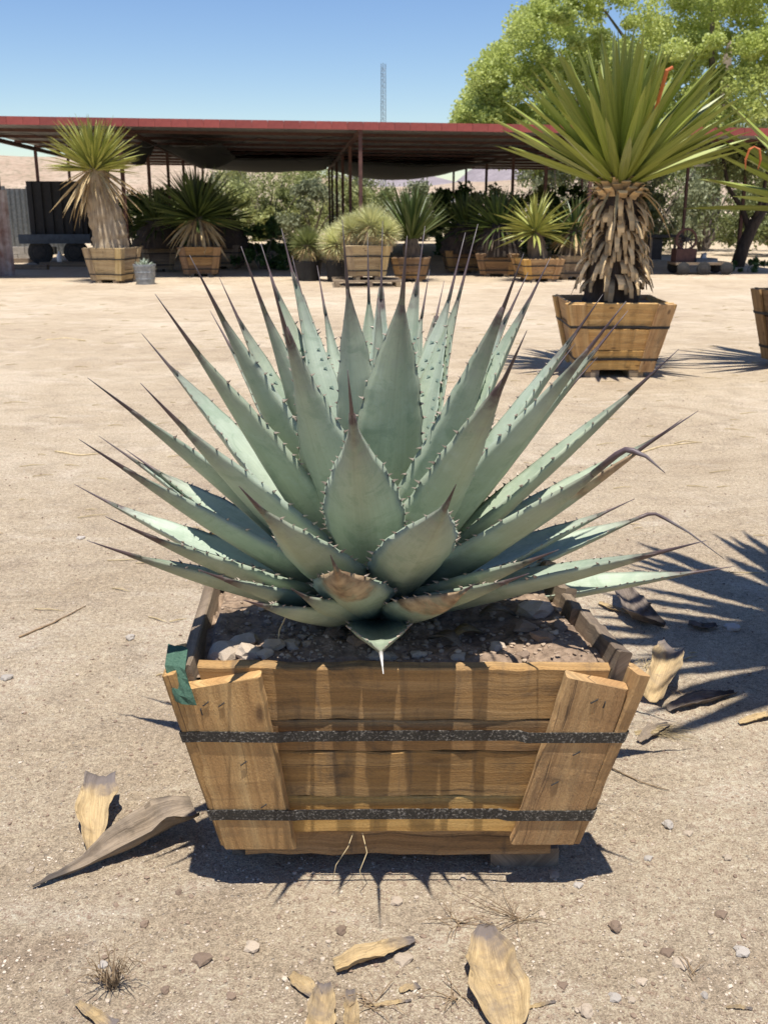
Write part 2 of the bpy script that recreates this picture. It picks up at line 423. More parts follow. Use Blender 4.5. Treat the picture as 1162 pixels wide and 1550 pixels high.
def build_hill(name, x0, x1, y0, depth, hfun, mat, label, nx=160, ny=14):
    v, f = [], []
    for j in range(ny + 1):
        t = j / ny
        for i in range(nx + 1):
            x = x0 + (x1 - x0) * i / nx
            hh = hfun(x) * math.sin(min(1, t * 1.0) * math.pi * .5) ** 1.2
            n = mnoise.fractal((x * .02, t * 4, 5), 1.0, 2.0, 5)
            v.append((x, y0 + depth * t, max(-2, hh * (1 + .25 * n * (1 - t)) - 2 * (1 - t))))
    for j in range(ny):
        for i in range(nx):
            a = j * (nx + 1) + i
            f.append((a, a + 1, a + nx + 2, a + nx + 1))
    o = link(name, mk_mesh(name, v, f, None, False, mat))
    tag(o, label, 'hills', kind='structure')
def fr(x, s, o=0): return mnoise.fractal((x * s, o, 2.5), 1.0, 2.0, 6)
def ridge_px(pts, Y):                       # ridge line read off the photo, carried to distance Y
    P = [Py(u, v, Y) for u, v in pts]
    xs, zs = [p.x for p in P], [p.z for p in P]
    return lambda x: float(np.interp(x, xs, zs))
h1 = ridge_px([(-900, 236), (-100, 238), (120, 240), (200, 246), (300, 250), (400, 252), (470, 262), (540, 284), (640, 284), (700, 276), (800, 272), (900, 262), (1300, 255), (2000, 250)], 420)
build_hill('hills', -620, 620, 260, 160, lambda x: h1(x) + 1.2 * fr(x, .03), M['hill_tan'], 'pale tan desert foothills behind the nursery')
h2 = ridge_px([(-900, 262), (300, 262), (470, 268), (520, 266), (585, 268), (610, 258), (640, 263), (672, 272), (690, 276), (705, 262), (730, 248), (790, 236), (900, 230), (1200, 236), (2200, 250)], 1900)
build_hill('mountain', -2800, 2800, 1500, 400, lambda x: h2(x) + 6 * fr(x, .006, 4), M['hill_far'], 'grey violet mountain ridge on the horizon', 220)

# ------------------------------------------------------------------ planter boxes of planks, battens and straps
def board_mesh(A, B, C, D, n, th, mat, name, seg=10, jit=.0015, ch=.003, seed=0, warp=0.0):
    """plank: outer face A(start,low) B(end,low) C(end,high) D(start,high), outward normal n, thickness th inwards"""
    A, B, C, D = map(Vector, (A, B, C, D)); n = Vector(n).normalized()
    rr = random.Random(seed); rings, uvs = [], []
    L = (B - A).length; W = (D - A).length
    for i in range(seg + 1):
        s = i / seg
        lo, hi = A.lerp(B, s), D.lerp(C, s); up = (hi - lo).normalized()
        j1, j2 = rr.uniform(-jit, jit), rr.uniform(-jit, jit)
        lo = lo + up * j1; hi = hi + up * j2
        nn = n * (warp * math.sin(s * math.pi) + rr.uniform(-jit, jit) * .5)
        e = (B - A).normalized() * (ch * (1 if i == 0 else -1 if i == seg else 0))
        rings.append([lo + up * ch + nn, hi - up * ch + nn, hi - n * ch + nn, hi - n * (th - ch) + nn, hi - n * th - up * ch + nn,
                      lo - n * th + up * ch + nn, lo - n * (th - ch) + nn, lo - n * ch + nn])
        q = [ch, W - ch, W, W + th - ch, W + th, 2 * W + th, 2 * W + th * 1.2, 2 * W + 2 * th]
        uvs += [(s * L, y) for y in q]
    return MB().loft(rings, uvs).mesh(name, mat)
class Wall:
    def __init__(s, bl, br, tr, tl):
        s.bl, s.br, s.tr, s.tl = map(Vector, (bl, br, tr, tl))
        s.n = (s.br - s.bl).cross(s.tl - s.bl).normalized()
    def p(s, a, h, off=0.0):
        return s.bl.lerp(s.br, a).lerp(s.tl.lerp(s.tr, a), h) + s.n * off
    def board(s, name, parent, a0, a1, h0, h1, off, th, mat, seed=0, a0t=None, a1t=None, h0e=None, h1e=None, **k):
        a0t = a0 if a0t is None else a0t; a1t = a1 if a1t is None else a1t
        me = board_mesh(s.p(a0, h0, off), s.p(a1, h0 if h0e is None else h0e, off), s.p(a1t, h1 if h1e is None else h1e, off), s.p(a0t, h1, off), s.n, th, mat, name, seed=seed, **k)
        return link(name, me, parent)
    def upright(s, name, parent, a0, a1, h0, h1, off, th, mat, seed=0, a0t=None, a1t=None, dl=0.0, dr=0.0, **k):
        """batten: grain runs up; a* at the foot, a*t at the head, dl/dr lower the head at its left/right corner"""
        a0t = a0 if a0t is None else a0t; a1t = a1 if a1t is None else a1t
        me = board_mesh(s.p(a1, h0, off), s.p(a1t, h1 - dr, off), s.p(a0t, h1 - dl, off), s.p(a0, h0, off), s.n, th, mat, name, seed=seed, **k)
        return link(name, me, parent)
def quad_walls(bot, top):
    """bot/top corners: front-left, front-right, back-right, back-left (seen from the front)"""
    return [Wall(bot[i], bot[(i + 1) % 4], top[(i + 1) % 4], top[i]) for i in range(4)]
def strap_mesh(walls, h, hw, off_b, off_m, ba, name, mat, th=.0015):
    outer = []
    for w in walls:
        for a, o in ((-.034, off_b), (.01, off_b), (ba, off_b), (ba + .025, off_m), (.5, off_m), (1 - ba - .025, off_m), (1 - ba, off_b), (1.034, off_b)):
            outer.append((w, a, o))
    mb = MB(); rings, uvs, d = [], [], 0.0; last = None
    for k, (w, a, o) in enumerate(outer + outer[:1]):
        hh = h + .004 * math.sin(k * 1.7)
        c = w.p(a, hh, o); up = (w.p(a, hh + .1) - w.p(a, hh)).normalized()
        rings.append([c - up * hw, c + up * hw, c + up * hw - w.n * th, c - up * hw - w.n * th])
        if last is not None: d += (c - last).length
        last = c; uvs += [(d, 0), (d, .03), (d, .03), (d, 0)]
    mb.loft(rings, uvs, cap=False)
    return mb.mesh(name, mat)

M['clod'] = mat_simple('soil_crumbs', (.2, .135, .09), (.5, .39, .28), 14, .98, .6, .004)
# --- the big planter, its corners read off the photograph
ZT, ZB = .545, .125
def v3(p, dx, dy): return Vector((p.x + dx, p.y + dy, p.z))
TFL, TFR = Pz(268, 1010, ZT), Pz(956, 1010, ZT)
BFL, BFR = Pz(352, 1262, ZB), Pz(858, 1262, ZB)
TBL, TBR = v3(TFL, -.05, .84), v3(TFR, -.115, .84)
BBL, BBR = v3(BFL, -.03, .66), v3(BFR, -.07, .66)
walls = quad_walls([BFL, BFR, BBR, BBL], [TFL, TFR, TBR, TBL])
box = empty('planter_box', ((BFL + BFR + BBL + BBR) / 4).to_2d().to_3d(), 0, 'low flared planter of rough planks bound by two black straps, holding the big agave', 'planter')
bpy.context.view_layer.update()
box_inv = box.location.copy()
def fixup(parent, since):
    """children were built in world space: shift them into the parent's frame"""
    for c in parent.children:
        if c.name not in since: c.location = c.location - parent.location
Wf, Wr, Wk, Wl = walls
T = .026
Wf.board('plank', box, .045, .955, .70, 1.0, .0, T, M['wood_board'], 1, seg=18, jit=.003, h1e=.985)
Wf.board('plank', box, .03, .97, .515, .695, -.001, T, M['wood_board'], 2, seg=18, jit=.002)
Wf.board('plank', box, .03, .97, .235, .508, -.002, T, M['wood_board'], 3, seg=18, jit=.003)
Wf.board('plank', box, .0, 1.0, .0, .23, -.004, T, M['wood'], 4, seg=18, jit=.002)
Wf.upright('batten', box, -.025, .19, -.04, .985, .027, .027, M['wood'], 5, a0t=-.01, a1t=.185, dl=.075, dr=.0, seg=14, ch=.004)
Wf.upright('batten', box, .83, 1.02, -.01, .985, .027, .027, M['wood'], 6, a0t=.855, a1t=1.0, dl=.0, dr=.07, seg=14, ch=.004)
for w, sd in ((Wr, 20), (Wl, 40), (Wk, 60)):
    if w is not Wr:
        w.board('plank', box, .0, 1.0, .66, .99, .0, T, M['wood_grey' if w is Wl else 'wood_board'], sd + 1, seg=10, jit=.005)
    else:
        w.board('plank', box, .02, .3, .66, 1.055, .0, T, M['wood_grey'], sd + 1, h1e=1.03, jit=.003)
        w.board('plank', box, .305, .40, .66, 1.03, -.012, T, M['wood_grey'], sd + 2, jit=.003)
        w.board('plank', box, .405, .58, .66, 1.06, -.004, T, M['wood_grey'], sd + 3, h1e=1.0, jit=.003)
        w.board('plank', box, .585, .77, .66, 1.08, -.004, T, M['wood_grey'], sd + 4, h1e=1.0, jit=.003)
        w.board('plank', box, .775, 1.0, .66, 1.02, .0, T, M['wood_grey'], sd + 8, jit=.003)
    w.board('plank', box, .0, 1.0, .35, .655, .0, T, M['wood_board'], sd + 5, jit=.002)
    w.board('plank', box, .0, 1.0, .02, .345, .0, T, M['wood_board'], sd + 6, jit=.002)
    for q, (a0, a1) in enumerate(((-.035, .14), (.85, 1.035))):
        w.upright('batten', box, a0, a1, -.02, 1.0, .026, .026, M['wood'], sd + 10 + q, ch=.004, dl=.02 * q, dr=.05 * (1 - q), a0t=a0 - .005, a1t=a1)
link('strap', strap_mesh(walls, .655, .0125, .0295, .025, .2, 'strap', M['strap']), box)
link('strap', strap_mesh(walls, .182, .0135, .0295, .026, .2, 'strap', M['strap']), box)
# floor boards and runners
fl0, fl1 = Pz(370, 1286, .07), Pz(834, 1286, .07)
for k in range(6):
    y0 = fl0.y + .012 + k * .108; x0, x1 = fl0.x, fl1.x
    link('floor_board', board_mesh((x0 - k * .004, y0, .048), (x1 - k * .01, y0, .048), (x1 - k * .01, y0, .128), (x0 - k * .004, y0, .128), (0, -1, 0), .1, M['wood_board'], 'floor_board', seed=80 + k, seg=14, jit=.003), box)
r1 = Pz(742, 1312, 0); r0 = Pz(357, 1300, 0)
for k, (x0, x1, y0) in enumerate(((r1.x, r1.x + .15, r1.y), (r0.x - .01, r0.x + .13, r1.y + .045))):
    link('runner', board_mesh((x0, y0, -.012), (x0, y0 + .66, -.012), (x0, y0 + .66, .05), (x0, y0, .05), (-1, 0, 0), x1 - x0, M['trunk_dark' if 0 else 'wood_grey'], 'runner', seed=90 + k, seg=8, jit=.004), box)
# corner scrap of green fabric, bent nails and staples
mb = MB()
g0 = Wf.p(-.012, .965, .0)
pts = []
for i in range(6):
    for j in range(4):
        pts.append(g0 + Vector((-.018 + j * .013 + .005 * i, -.004 - .004 * math.sin(j * 2.2 + i) - (.006 * i if i < 4 else .024) + .05 * max(0, 1 - i), .04 - i * .017 - .003 * j)))
f = [(i * 4 + j, i * 4 + j + 1, i * 4 + j + 5, i * 4 + j + 4) for i in range(5) for j in range(3)]
mb.add(pts, f)
gs = mb.build('fabric_scrap', M['green_mesh'], box)
md = gs.modifiers.new('thick', 'SOLIDIFY'); md.thickness = .003
nails = [(Wf, .05, .845, 1), (Wf, .085, .84, 1), (Wf, .035, .80, 0), (Wf, .10, .50, 1), (Wf, .125, .10 + .14, 1), (Wf, .93, .86, 1), (Wf, .955, .84, 0), (Wf, .93, .56, 1), (Wf, .90, .38, 1)]
for k, (w, a, h, bent) in enumerate(nails):
    c = w.p(a, h, .027)
    up = (w.p(a, h + .1) - w.p(a, h)).normalized(); sd = (w.p(a + .1, h) - w.p(a, h)).normalized()
    d = (sd * .8 + up * .6) if bent else up
    mb = MB(); mb.tube([c - d * .009 - w.n * .003, c - d * .007 + w.n * .002, c + d * .006 + w.n * .002, c + d * .009 - w.n * .003], .0013, 5)
    mb.build('nail' if not bent else 'bent_nail', M['steel_dark'], box)
# soil heaped inside
def soil_h(a, b):
    e = min(a, 1 - a, b, 1 - b)
    return .522 + .018 * math.exp(-((a - .5) ** 2 + (b - .5) ** 2) * 9) + .022 * mnoise.noise((a * 5, b * 5, 2)) + .012 * mnoise.noise((a * 14, b * 14, 5)) + .006 * mnoise.noise((a * 40, b * 40, 8)) - (.02 if e < .03 else 0) + .018 * max(0, .25 - b) * 2 + (.03 * max(0, a - .8) * 3)
def soil_xy(a, b):
    k = .972
    a2, b2 = .5 + (a - .5) * k, .5 + (b - .5) * k
    f_, b_ = TFL.lerp(TFR, a2), TBL.lerp(TBR, a2)
    p = f_.lerp(b_, b2)
    c = (TFL + TFR + TBL + TBR) / 4
    return c.lerp(p, .965)
ns = 90
v = []
for j in range(ns + 1):
    for i in range(ns + 1):
        a, b = i / ns, j / ns
        p = soil_xy(a, b); v.append((p.x, p.y, soil_h(a, b)))
f = [(j * (ns + 1) + i, j * (ns + 1) + i + 1, (j + 1) * (ns + 1) + i + 1, (j + 1) * (ns + 1) + i) for j in range(ns) for i in range(ns)]
link('soil', mk_mesh('soil', v, f, None, True, M['soil']), box)
# stones: a few shared lumpy shapes
def stone_mesh(name, mat, seed, sub=2, rough=.55):
    import bmesh
    bm = bmesh.new(); bmesh.ops.create_icosphere(bm, subdivisions=sub, radius=1.0)
    for vv in bm.verts:
        n = mnoise.noise(vv.co * 1.1 + Vector((seed * 7.3, 0, 0))) + .5 * mnoise.noise(vv.co * 2.6 + Vector((seed * 3.1, 5, 0)))
        vv.co *= 1 + rough * n
        vv.co.z *= .68; vv.co.x *= 1.15
    me = bpy.data.meshes.new(name); bm.to_mesh(me); bm.free()
    me.materials.append(mat); return me
def scatter_stones(pts, sizes, mat, name, seed=1, sub=1):
    """many tiny stones in one mesh"""
    base = []
    for k in range(5):
        me = stone_mesh('t', mat, seed + k, sub)
        co = np.empty(len(me.vertices) * 3); me.vertices.foreach_get('co', co)
        base.append((co.reshape(-1, 3), np.array([p.vertices[:] for p in me.polygons])))
        bpy.data.meshes.remove(me)
    V, Fc, n = [], [], 0
    for (x, y, z), s in zip(pts, sizes):
        co, fa = base[int(rng.integers(5))]
        a = rng.uniform(0, 6.28); c, q = math.cos(a), math.sin(a)
        m = np.array([[c, -q, 0], [q, c, 0], [0, 0, rng.uniform(.7, 1.2)]]) * s
        V.append(co @ m.T + np.array([x, y, z])); Fc.append(fa + n); n += len(co)
    V = np.vstack(V); Fc = np.vstack(Fc)
    me = bpy.data.meshes.new(name)
    me.from_pydata(V.tolist(), [], Fc.tolist()); me.materials.append(mat)
    return me
pts, szs = [], []
for k in range(1500):
    a, b = rng.uniform(.02, .98), rng.uniform(.0, 1.0) ** 1.6
    if b < .005: b = .01
    p = soil_xy(a, b); s = float(np.clip(rng.lognormal(-5.8, .5), .0015, .010))
    pts.append((p.x, p.y, soil_h(a, b) + s * .25)); szs.append(s)
o = link('soil_gravel', scatter_stones(pts, szs, M['clod'], 'soil_gravel', 3), box); o['kind'] = 'stuff'
for c in box.children: c.location = c.location - box.location

soil_stones = [(.075, .10, .034, 'rock_pale'), (.115, .16, .03, 'rock_pale'), (.13, .07, .022, 'rock_pale'), (.19, .10, .02, 'rock_pale'), (.235, .12, .018, 'rock_pale'), (.17, .05, .016, 'rock_pale'),
               (.34, .16, .02, 'rock_brown'), (.40, .10, .018, 'rock_brown'), (.30, .26, .02, 'rock_brown'), (.84, .22, .022, 'rock_brown'), (.90, .34, .034, 'rock_pale'), (.93, .2, .018, 'rock_brown'), (.87, .13, .02, 'rock_brown'), (.75, .12, .018, 'rock_pale'),
               (.54, .06, .012, 'rock_pale'), (.64, .05, .013, 'rock_pale'), (.44, .05, .016, 'rock_pale'), (.47, .045, .013, 'rock_pale'), (.80, .06, .014, 'rock_brown')]
smesh = {k: [stone_mesh('stone_' + k, M[k], 11 + i, 2) for i in range(3)] for k in ('rock_pale', 'rock_brown', 'rock_grey')}
for k, (a, b, s, mt) in enumerate(soil_stones):
    p = soil_xy(a, b)
    o = link('stone', smesh[mt][k % 3], None, (p.x, p.y, soil_h(a, b) + s * .2), (0, 0, k * 1.3), s)
    if mt == 'rock_pale': tag(o, 'pale crumbly stone lying on the soil inside the agave planter', 'stone', 'pale stones in the agave planter')
    else: tag(o, 'brown rounded stone lying on the soil inside the agave planter', 'stone', 'brown stones in the agave planter')

# ------------------------------------------------------------------ the agave
AX = soil_xy(.475, .5); AC = Vector((AX.x, AX.y, .50))
agave = empty('agave', AC, 0, 'big blue green agave rosette with toothed leaves and dark spines growing in the strapped planter', 'agave')
WO = ([0, .12, .22, .34, .46, .56, .66, .75, .82, .88, .93, 1.0], [.80, .70, .74, .90, 1.0, .98, .85, .64, .43, .25, .125, .045])
WL = ([0, .1, .2, .32, .44, .56, .68, .78, .86, .93, 1.0], [.86, .82, .9, 1.0, .96, .82, .62, .43, .27, .14, .045])
OVATE = [True]
def wprof(t): return float(np.interp(t, *(WO if OVATE[0] else WL)))
def leaf_points(B, Tp, k, side, nseg):
    """quadratic midrib from base to tip; k>0 curls the tip upwards"""
    chord = Tp - B; L = chord.length
    perp = side.cross(chord).normalized()                 # upper (inner) side
    C = B + chord * .5 - perp * (k * L)
    pts, tan = [], []
    for i in range(nseg + 1):
        t = i / nseg
        pts.append(B * (1 - t) ** 2 + C * (2 * t * (1 - t)) + Tp * t * t)
        tan.append(((C - B) * (2 * (1 - t)) + (Tp - C) * (2 * t)).normalized())
    return pts, tan
def add_tooth(mb, p, out, along, s):
    nrm = out.cross(along).normalized()
    a = p - along * s * .45 - out * s * .15; b = p + along * s * .45 - out * s * .15
    c = p + nrm * s * .3 - out * s * .1; d = p - nrm * s * .3 - out * s * .1
    m = p + out * s * .6 + along * s * .12; tip = p + out * s * 1.15 + along * s * .42
    m1, m2, m3, m4 = m - along * s * .18, m + nrm * s * .13, m + along * s * .15, m - nrm * s * .13
    mb.add([a, c, b, d, m1, m2, m3, m4, tip], [(0, 1, 5, 4), (1, 2, 6, 5), (2, 3, 7, 6), (3, 0, 4, 7), (4, 5, 8), (5, 6, 8), (6, 7, 8), (7, 4, 8)])
def agave_leaf(idx, u, v, L, front, w, k=.03, bend=None, imprint=False, roll=0.0, spine_f=.13, chan=.42, pale=False, dry=False, stub=False, ov=False):
    rr = random.Random(idx * 17 + 3); OVATE[0] = ov
    d = ray(u, v).normalized()
    B = AC + Vector((0, 0, .08))
    for _ in range(6):                                    # tip on a sphere of radius L about the leaf's foot
        oc = CAM - B; b = oc.dot(d); c = oc.length_squared - L * L
        disc = b * b - c
        tt = -b if disc < 0 else (-b - math.sqrt(disc) if front else -b + math.sqrt(disc))
        Tp = CAM + d * tt
        rad = (Tp - AC); hor = Vector((rad.x, rad.y, 0)); hl = hor.length
        el = math.atan2(Tp.z - AC.z - .06, hl)
        hor = hor.normalized() if hl > .02 else Vector((0, 1 if not front else -1, 0))
        e = max(0, min(1, el / R(85)))
        B = AC + hor * (.085 - .06 * e) + Vector((0, 0, -.0 + .13 * e))
    side = hor.cross(Vector((0, 0, 1))).normalized()
    side = Matrix.Rotation(roll, 3, (Tp - B).normalized()) @ side
    nseg = 26
    pts, tan = leaf_points(B, Tp, k, side, nseg)
    bf = 1 - spine_f
    nb = nseg
    def at(t):
        x = t * nseg; i = min(int(x), nseg - 1); q = x - i
        return pts[i].lerp(pts[i + 1], q), tan[i].lerp(tan[i + 1], q).normalized()
    rings, uvs = [], []
    K = 6                                                # half resolution across
    ph = rr.uniform(0, 6)
    edge = {1: [], -1: []}; surf = []
    nr = 30
    for i in range(nr + 1):
        t = i / nr; P, tg = at(t * bf)
        up = side.cross(tg).normalized()
        W = w * .565 * wprof(t)
        ch = chan * (.75 + .9 * max(0, t - .55) * 2.2)
        th = .036 * (1 - t) ** 1.1 + .0035
        th = min(th, W * 1.1 + .0015)
        wav = .0022 * math.sin(t * 55 + ph) * (1 if .2 < t < .85 else 0) + .004 * math.sin(t * 9 + ph) * (t > .1)
        up_r, lo_r, uu, ul = [], [], [], []
        for j in range(2 * K + 1):
            s = j / K - 1
            x = s * (W + wav * abs(s)); z = ch * W * (abs(s) ** 1.7) * 1.0 - ch * W * .25
            pu = P + side * x + up * z
            up_r.append(pu); uu.append((.02 + .46 * (j / (2 * K)), t))
            if 0 < j < 2 * K:
                pl = P + side * (x * .985) + up * (z - th * (1 - s * s) ** .6)
                lo_r.append(pl); ul.append((.98 - .46 * (j / (2 * K)), t))
        rings.append(up_r + lo_r[::-1]); uvs += uu + ul[::-1]
        edge[-1].append((up_r[0], tg, -side * .85 + up * .5)); edge[1].append((up_r[-1], tg, side * .85 + up * .5))
        surf.append((up_r, up, tg))
    mb = MB()
    if stub:                                             # leaf cut off short: keep the lower part only
        n_ = int(nr * stub) + 1; k_ = len(rings[0])
        rings = rings[:n_]; uvs = uvs[:n_ * k_]
    mb.loft(rings, uvs)
    lf = mb.build('leaf', M['agave_dry' if dry else 'agave'], agave, True)
    if dry: lf['label'] = 'agave leaf with brown scorched tip'
    lf.location = -AC
    # marginal teeth
    tb = MB(); ln = (Tp - B).length * bf
    for sg in (-1, 1):
        s = .2 * ln + rr.uniform(0, .015)
        while s < (.9 if not stub else stub) * ln:
            x = s / ln * nr; i = min(int(x), nr - 1); q = x - i
            p = edge[sg][i][0].lerp(edge[sg][i + 1][0], q)
            out = edge[sg][i][2].normalized()
            al = edge[sg][i][1] * rr.choice((-1, -1, 1)) if s < .75 * ln else edge[sg][i][1]
            add_tooth(tb, p, out, al, rr.choice((.0045, .007, .0085, .010)) * rr.uniform(.85, 1.15) * (1 if s < .7 * ln else .75))
            s += rr.uniform(.018, .046)
    t_ = tb.build('teeth', M['teeth'], lf); t_['kind'] = 'stuff'
    if imprint:
        ib = MB()
        for sg in (-1, 1):
            for row in (.6,):
                x = nr * .3
                while x < nr * .82:
                    i = int(x); r_, up, tg = surf[i]
                    j = K + sg * row * K; j0 = int(j); p = r_[j0].lerp(r_[min(j0 + 1, 2 * K)], j - j0) + up * .0006
                    sd = (r_[K + sg] - r_[K]).normalized()
                    s_ = rr.uniform(.006, .010)
                    a = [p - sd * s_ * .5, p + sd * s_ * .9 + tg * s_ * .25, p + sd * s_ * .5 - tg * s_ * .9]
                    b2 = [q + up * .0012 for q in a]
                    ib.add(a + b2, [(3, 4, 5), (0, 1, 4, 3), (1, 2, 5, 4), (2, 0, 3, 5)])
                    x += rr.uniform(1.1, 2.1)
        o = ib.build('tooth_marks', M['imprint'], lf); o['kind'] = 'stuff'
    if stub: return lf
    # terminal spine
    P0, tg0 = at(bf * .955)
    if bend is None:
        sp_pts = [at(bf * .955 + (1 - bf * .955) * q)[0] for q in (0, .25, .5, .75, 1)]
    else:
        dist = (Tp - CAM).length
        E = CAM + ray(*bend).normalized() * dist * 1.0
        Q1, Q2 = Tp.lerp(P0, .3), Tp.lerp(E, .16)
        sp_pts = [P0, Q1, Tp * .5 + (Q1 + Q2) * .25, Q2, Tp.lerp(E, .5) + Vector((0, 0, .006)), E]
    r0 = w * .5 * wprof(.95) * .62 + .001
    rads = [r0, r0 * .72, r0 * .48, r0 * .28, .0006] if bend is None else [r0, r0 * .95, r0 * .8, r0 * .85, r0 * .5, .0006]
    sb = MB(); sb.tube(sp_pts, rads, 7)
    sb.build('terminal_spine', M['spine_pale' if pale else 'spine'], lf, True)
    return lf

# tip pixel in the photo, length, leaning to the front or back, width, curl
LEAVES = [
 # left side, low to high
 (132, 818, .70, 1, .115, .05, {}), (160, 782, .72, 1, .125, .05, {}), (113, 733, .74, 0, .12, .06, {}),
 (120, 665, .78, 1, .13, .035, {}), (190, 680, .68, 0, .12, .03, {}), (150, 660, .76, 0, .11, .03, {}), (133, 572, .80, 1, .125, -.01, {}),
 (213, 580, .78, 1, .14, .03, {}), (215, 505, .76, 0, .12, .01, {}), (235, 445, .83, 1, .125, .0, {}),
 (287, 386, .82, 1, .125, .01, {}), (332, 420, .74, 0, .11, .01, {'imprint': True}), (365, 373, .80, 1, .115, .01, {}),
 (395, 369, .78, 0, .11, .0, {'imprint': True}), (408, 415, .82, 1, .135, .03, {}), (426, 346, .79, 0, .11, .0, {'imprint': True}), (442, 387, .76, 0, .105, .0, {'imprint': True}),
 (318, 470, .76, 0, .11, .0, {}), (268, 560, .72, 0, .11, .01, {}),
 # crown
 (518, 333, .78, 1, .115, .01, {'imprint': True, 'spine_f': .17}), (556, 352, .78, 0, .085, -.01, {'imprint': True, 'spine_f': .18}), (579, 334, .80, 0, .085, -.01, {'imprint': True, 'spine_f': .2}),
 (616, 357, .78, 1, .150, .02, {}), (643, 342, .80, 0, .095, .0, {'imprint': True, 'spine_f': .17}), (650, 408, .74, 0, .08, .0, {}),
 (704, 352, .80, 0, .105, .0, {'imprint': True, 'spine_f': .17}), (723, 339, .82, 0, .10, .01, {'imprint': True, 'spine_f': .18}), (480, 402, .74, 0, .095, .0, {'imprint': True}),
 (792, 384, .82, 1, .13, .035, {}), (833, 389, .80, 0, .12, .01, {'imprint': True}), (799, 412, .76, 0, .105, .0, {}), (672, 425, .74, 0, .085, .0, {'imprint': True}),
 (797, 500, .84, 1, .14, .055, {}),
 # right side, high to low
 (912, 445, .78, 0, .115, .02, {}), (947, 456, .86, 1, .135, .02, {}), (950, 470, .80, 0, .11, .02, {}), (904, 540, .72, 0, .11, .0, {}), (1027, 528, .80, 0, .125, .03, {}), (870, 520, .72, 0, .11, .0, {}),
 (1056, 622, .80, 0, .125, .02, {}), (948, 676, .74, 1, .158, .06, {'bend': (1006, 716), 'spine_f': .08}),
 (1032, 634, .76, 1, .115, .05, {'dry': True}), (990, 774, .70, 0, .12, .03, {'bend': (1095, 846), 'spine_f': .06}), (960, 755, .64, 0, .11, .02, {}),
 (1068, 818, .76, 1, .138, .03, {}), (1112, 857, .78, 0, .12, .02, {}),
 # low front ring
 (845, 832, .60, 1, .135, .03, {}), (718, 884, .58, 1, .13, .08, {'spine_f': .08, 'dry': True, 'ov': True}), (580, 1020, .60, 1, .105, -.03, {'pale': True, 'spine_f': .2, 'ov': True}),
 (500, 840, .62, 1, .138, .10, {'spine_f': .08, 'dry': True, 'ov': True}), (368, 908, .60, 1, .125, .06, {}), (690, 733, .74, 1, .142, .07, {'spine_f': .07, 'ov': True}),
 (440, 890, .56, 1, .11, .07, {}), (800, 868, .64, 1, .12, .04, {}), (300, 862, .62, 1, .12, .05, {}), (362, 736, .78, 1, .138, .04, {'spine_f': .1}), (526, 560, .82, 1, .138, .05, {'spine_f': .13, 'ov': True}),
]
for i, (u, v, L, fr_, w, k, kw) in enumerate(LEAVES):
    agave_leaf(i, u, v, L, fr_, w, k, **kw)
# the tight central bud of unopened leaves
mb = MB(); rings = []
for i in range(13):
    t = i / 12; r = .04 * (1 - t) ** .8 * (.8 + .5 * math.sin(t * 3)) + .0008
    rings.append([AC + Vector((.01 + math.cos(a) * r, .02 + t * .02 + math.sin(a) * r, .05 + t * .66)) for a in np.linspace(0, 6.2832, 12, endpoint=False)])
o = mb.loft(rings, [(.2, i / 12) for i in range(13) for j in range(12)]).build('bud', M['agave'], agave, True); o.location = -AC
mb = MB(); mb.tube([AC + Vector((0, 0, -.06)), AC + Vector((0, 0, .06)), AC + Vector((0, 0, .2))], [.1, .085, .02], 12)
o = mb.build('stem', M['agave'], agave, True); o.location = -AC

# ------------------------------------------------------------------ yuccas
def yleaf_geo(L, w, droop, seg=7, keel=True, twist=0.0):
    """sword leaf along +Y, width in X, upper side +Z"""
    rings, uvs = [], []
    for i in range(seg + 1):
        t = i / seg
        W = w * .5 * float(np.interp(t, [0, .06, .35, .6, .85, .95, 1], [1.15, .8, 1.0, .92, .5, .2, .02]))
        y = L * t; z = -droop * L * t * t
        if keel: r = [(-W, y, z + W * .45), (0, y, z + W * .05), (W, y, z + W * .45), (0, y, z - W * .28 - .002)]
        else: r = [(-W, y, z + W * .45), (0, y, z), (W, y, z + W * .45)]
        rings.append([Vector(p) for p in r]); uvs += [(j / 3, t) for j in range(len(r))]
    mb = MB(); mb.loft(rings, uvs, cap=False, closed=keel)
    return mb
def leaf_frame(az, el, roll=0.0):
    d = Vector((math.cos(az) * math.cos(el), math.sin(az) * math.cos(el), math.sin(el)))
    side = d.cross(Vector((0, 0, 1))).normalized() if abs(el) < 1.55 else Vector((1, 0, 0))
    side = Matrix.Rotation(roll, 3, d) @ side
    n = side.cross(d).normalized()
    return Matrix((side, d, n)).transposed()
def crown_dirs(n, lo, hi, rr, power=1.0):
    out = []
    for i in range(n):
        t = (i + .5) / n
        el = hi - (hi - lo) * t ** power
        out.append((i * 2.39996 + rr.uniform(-.25, .25), el + rr.uniform(-.09, .09), t))
    return out
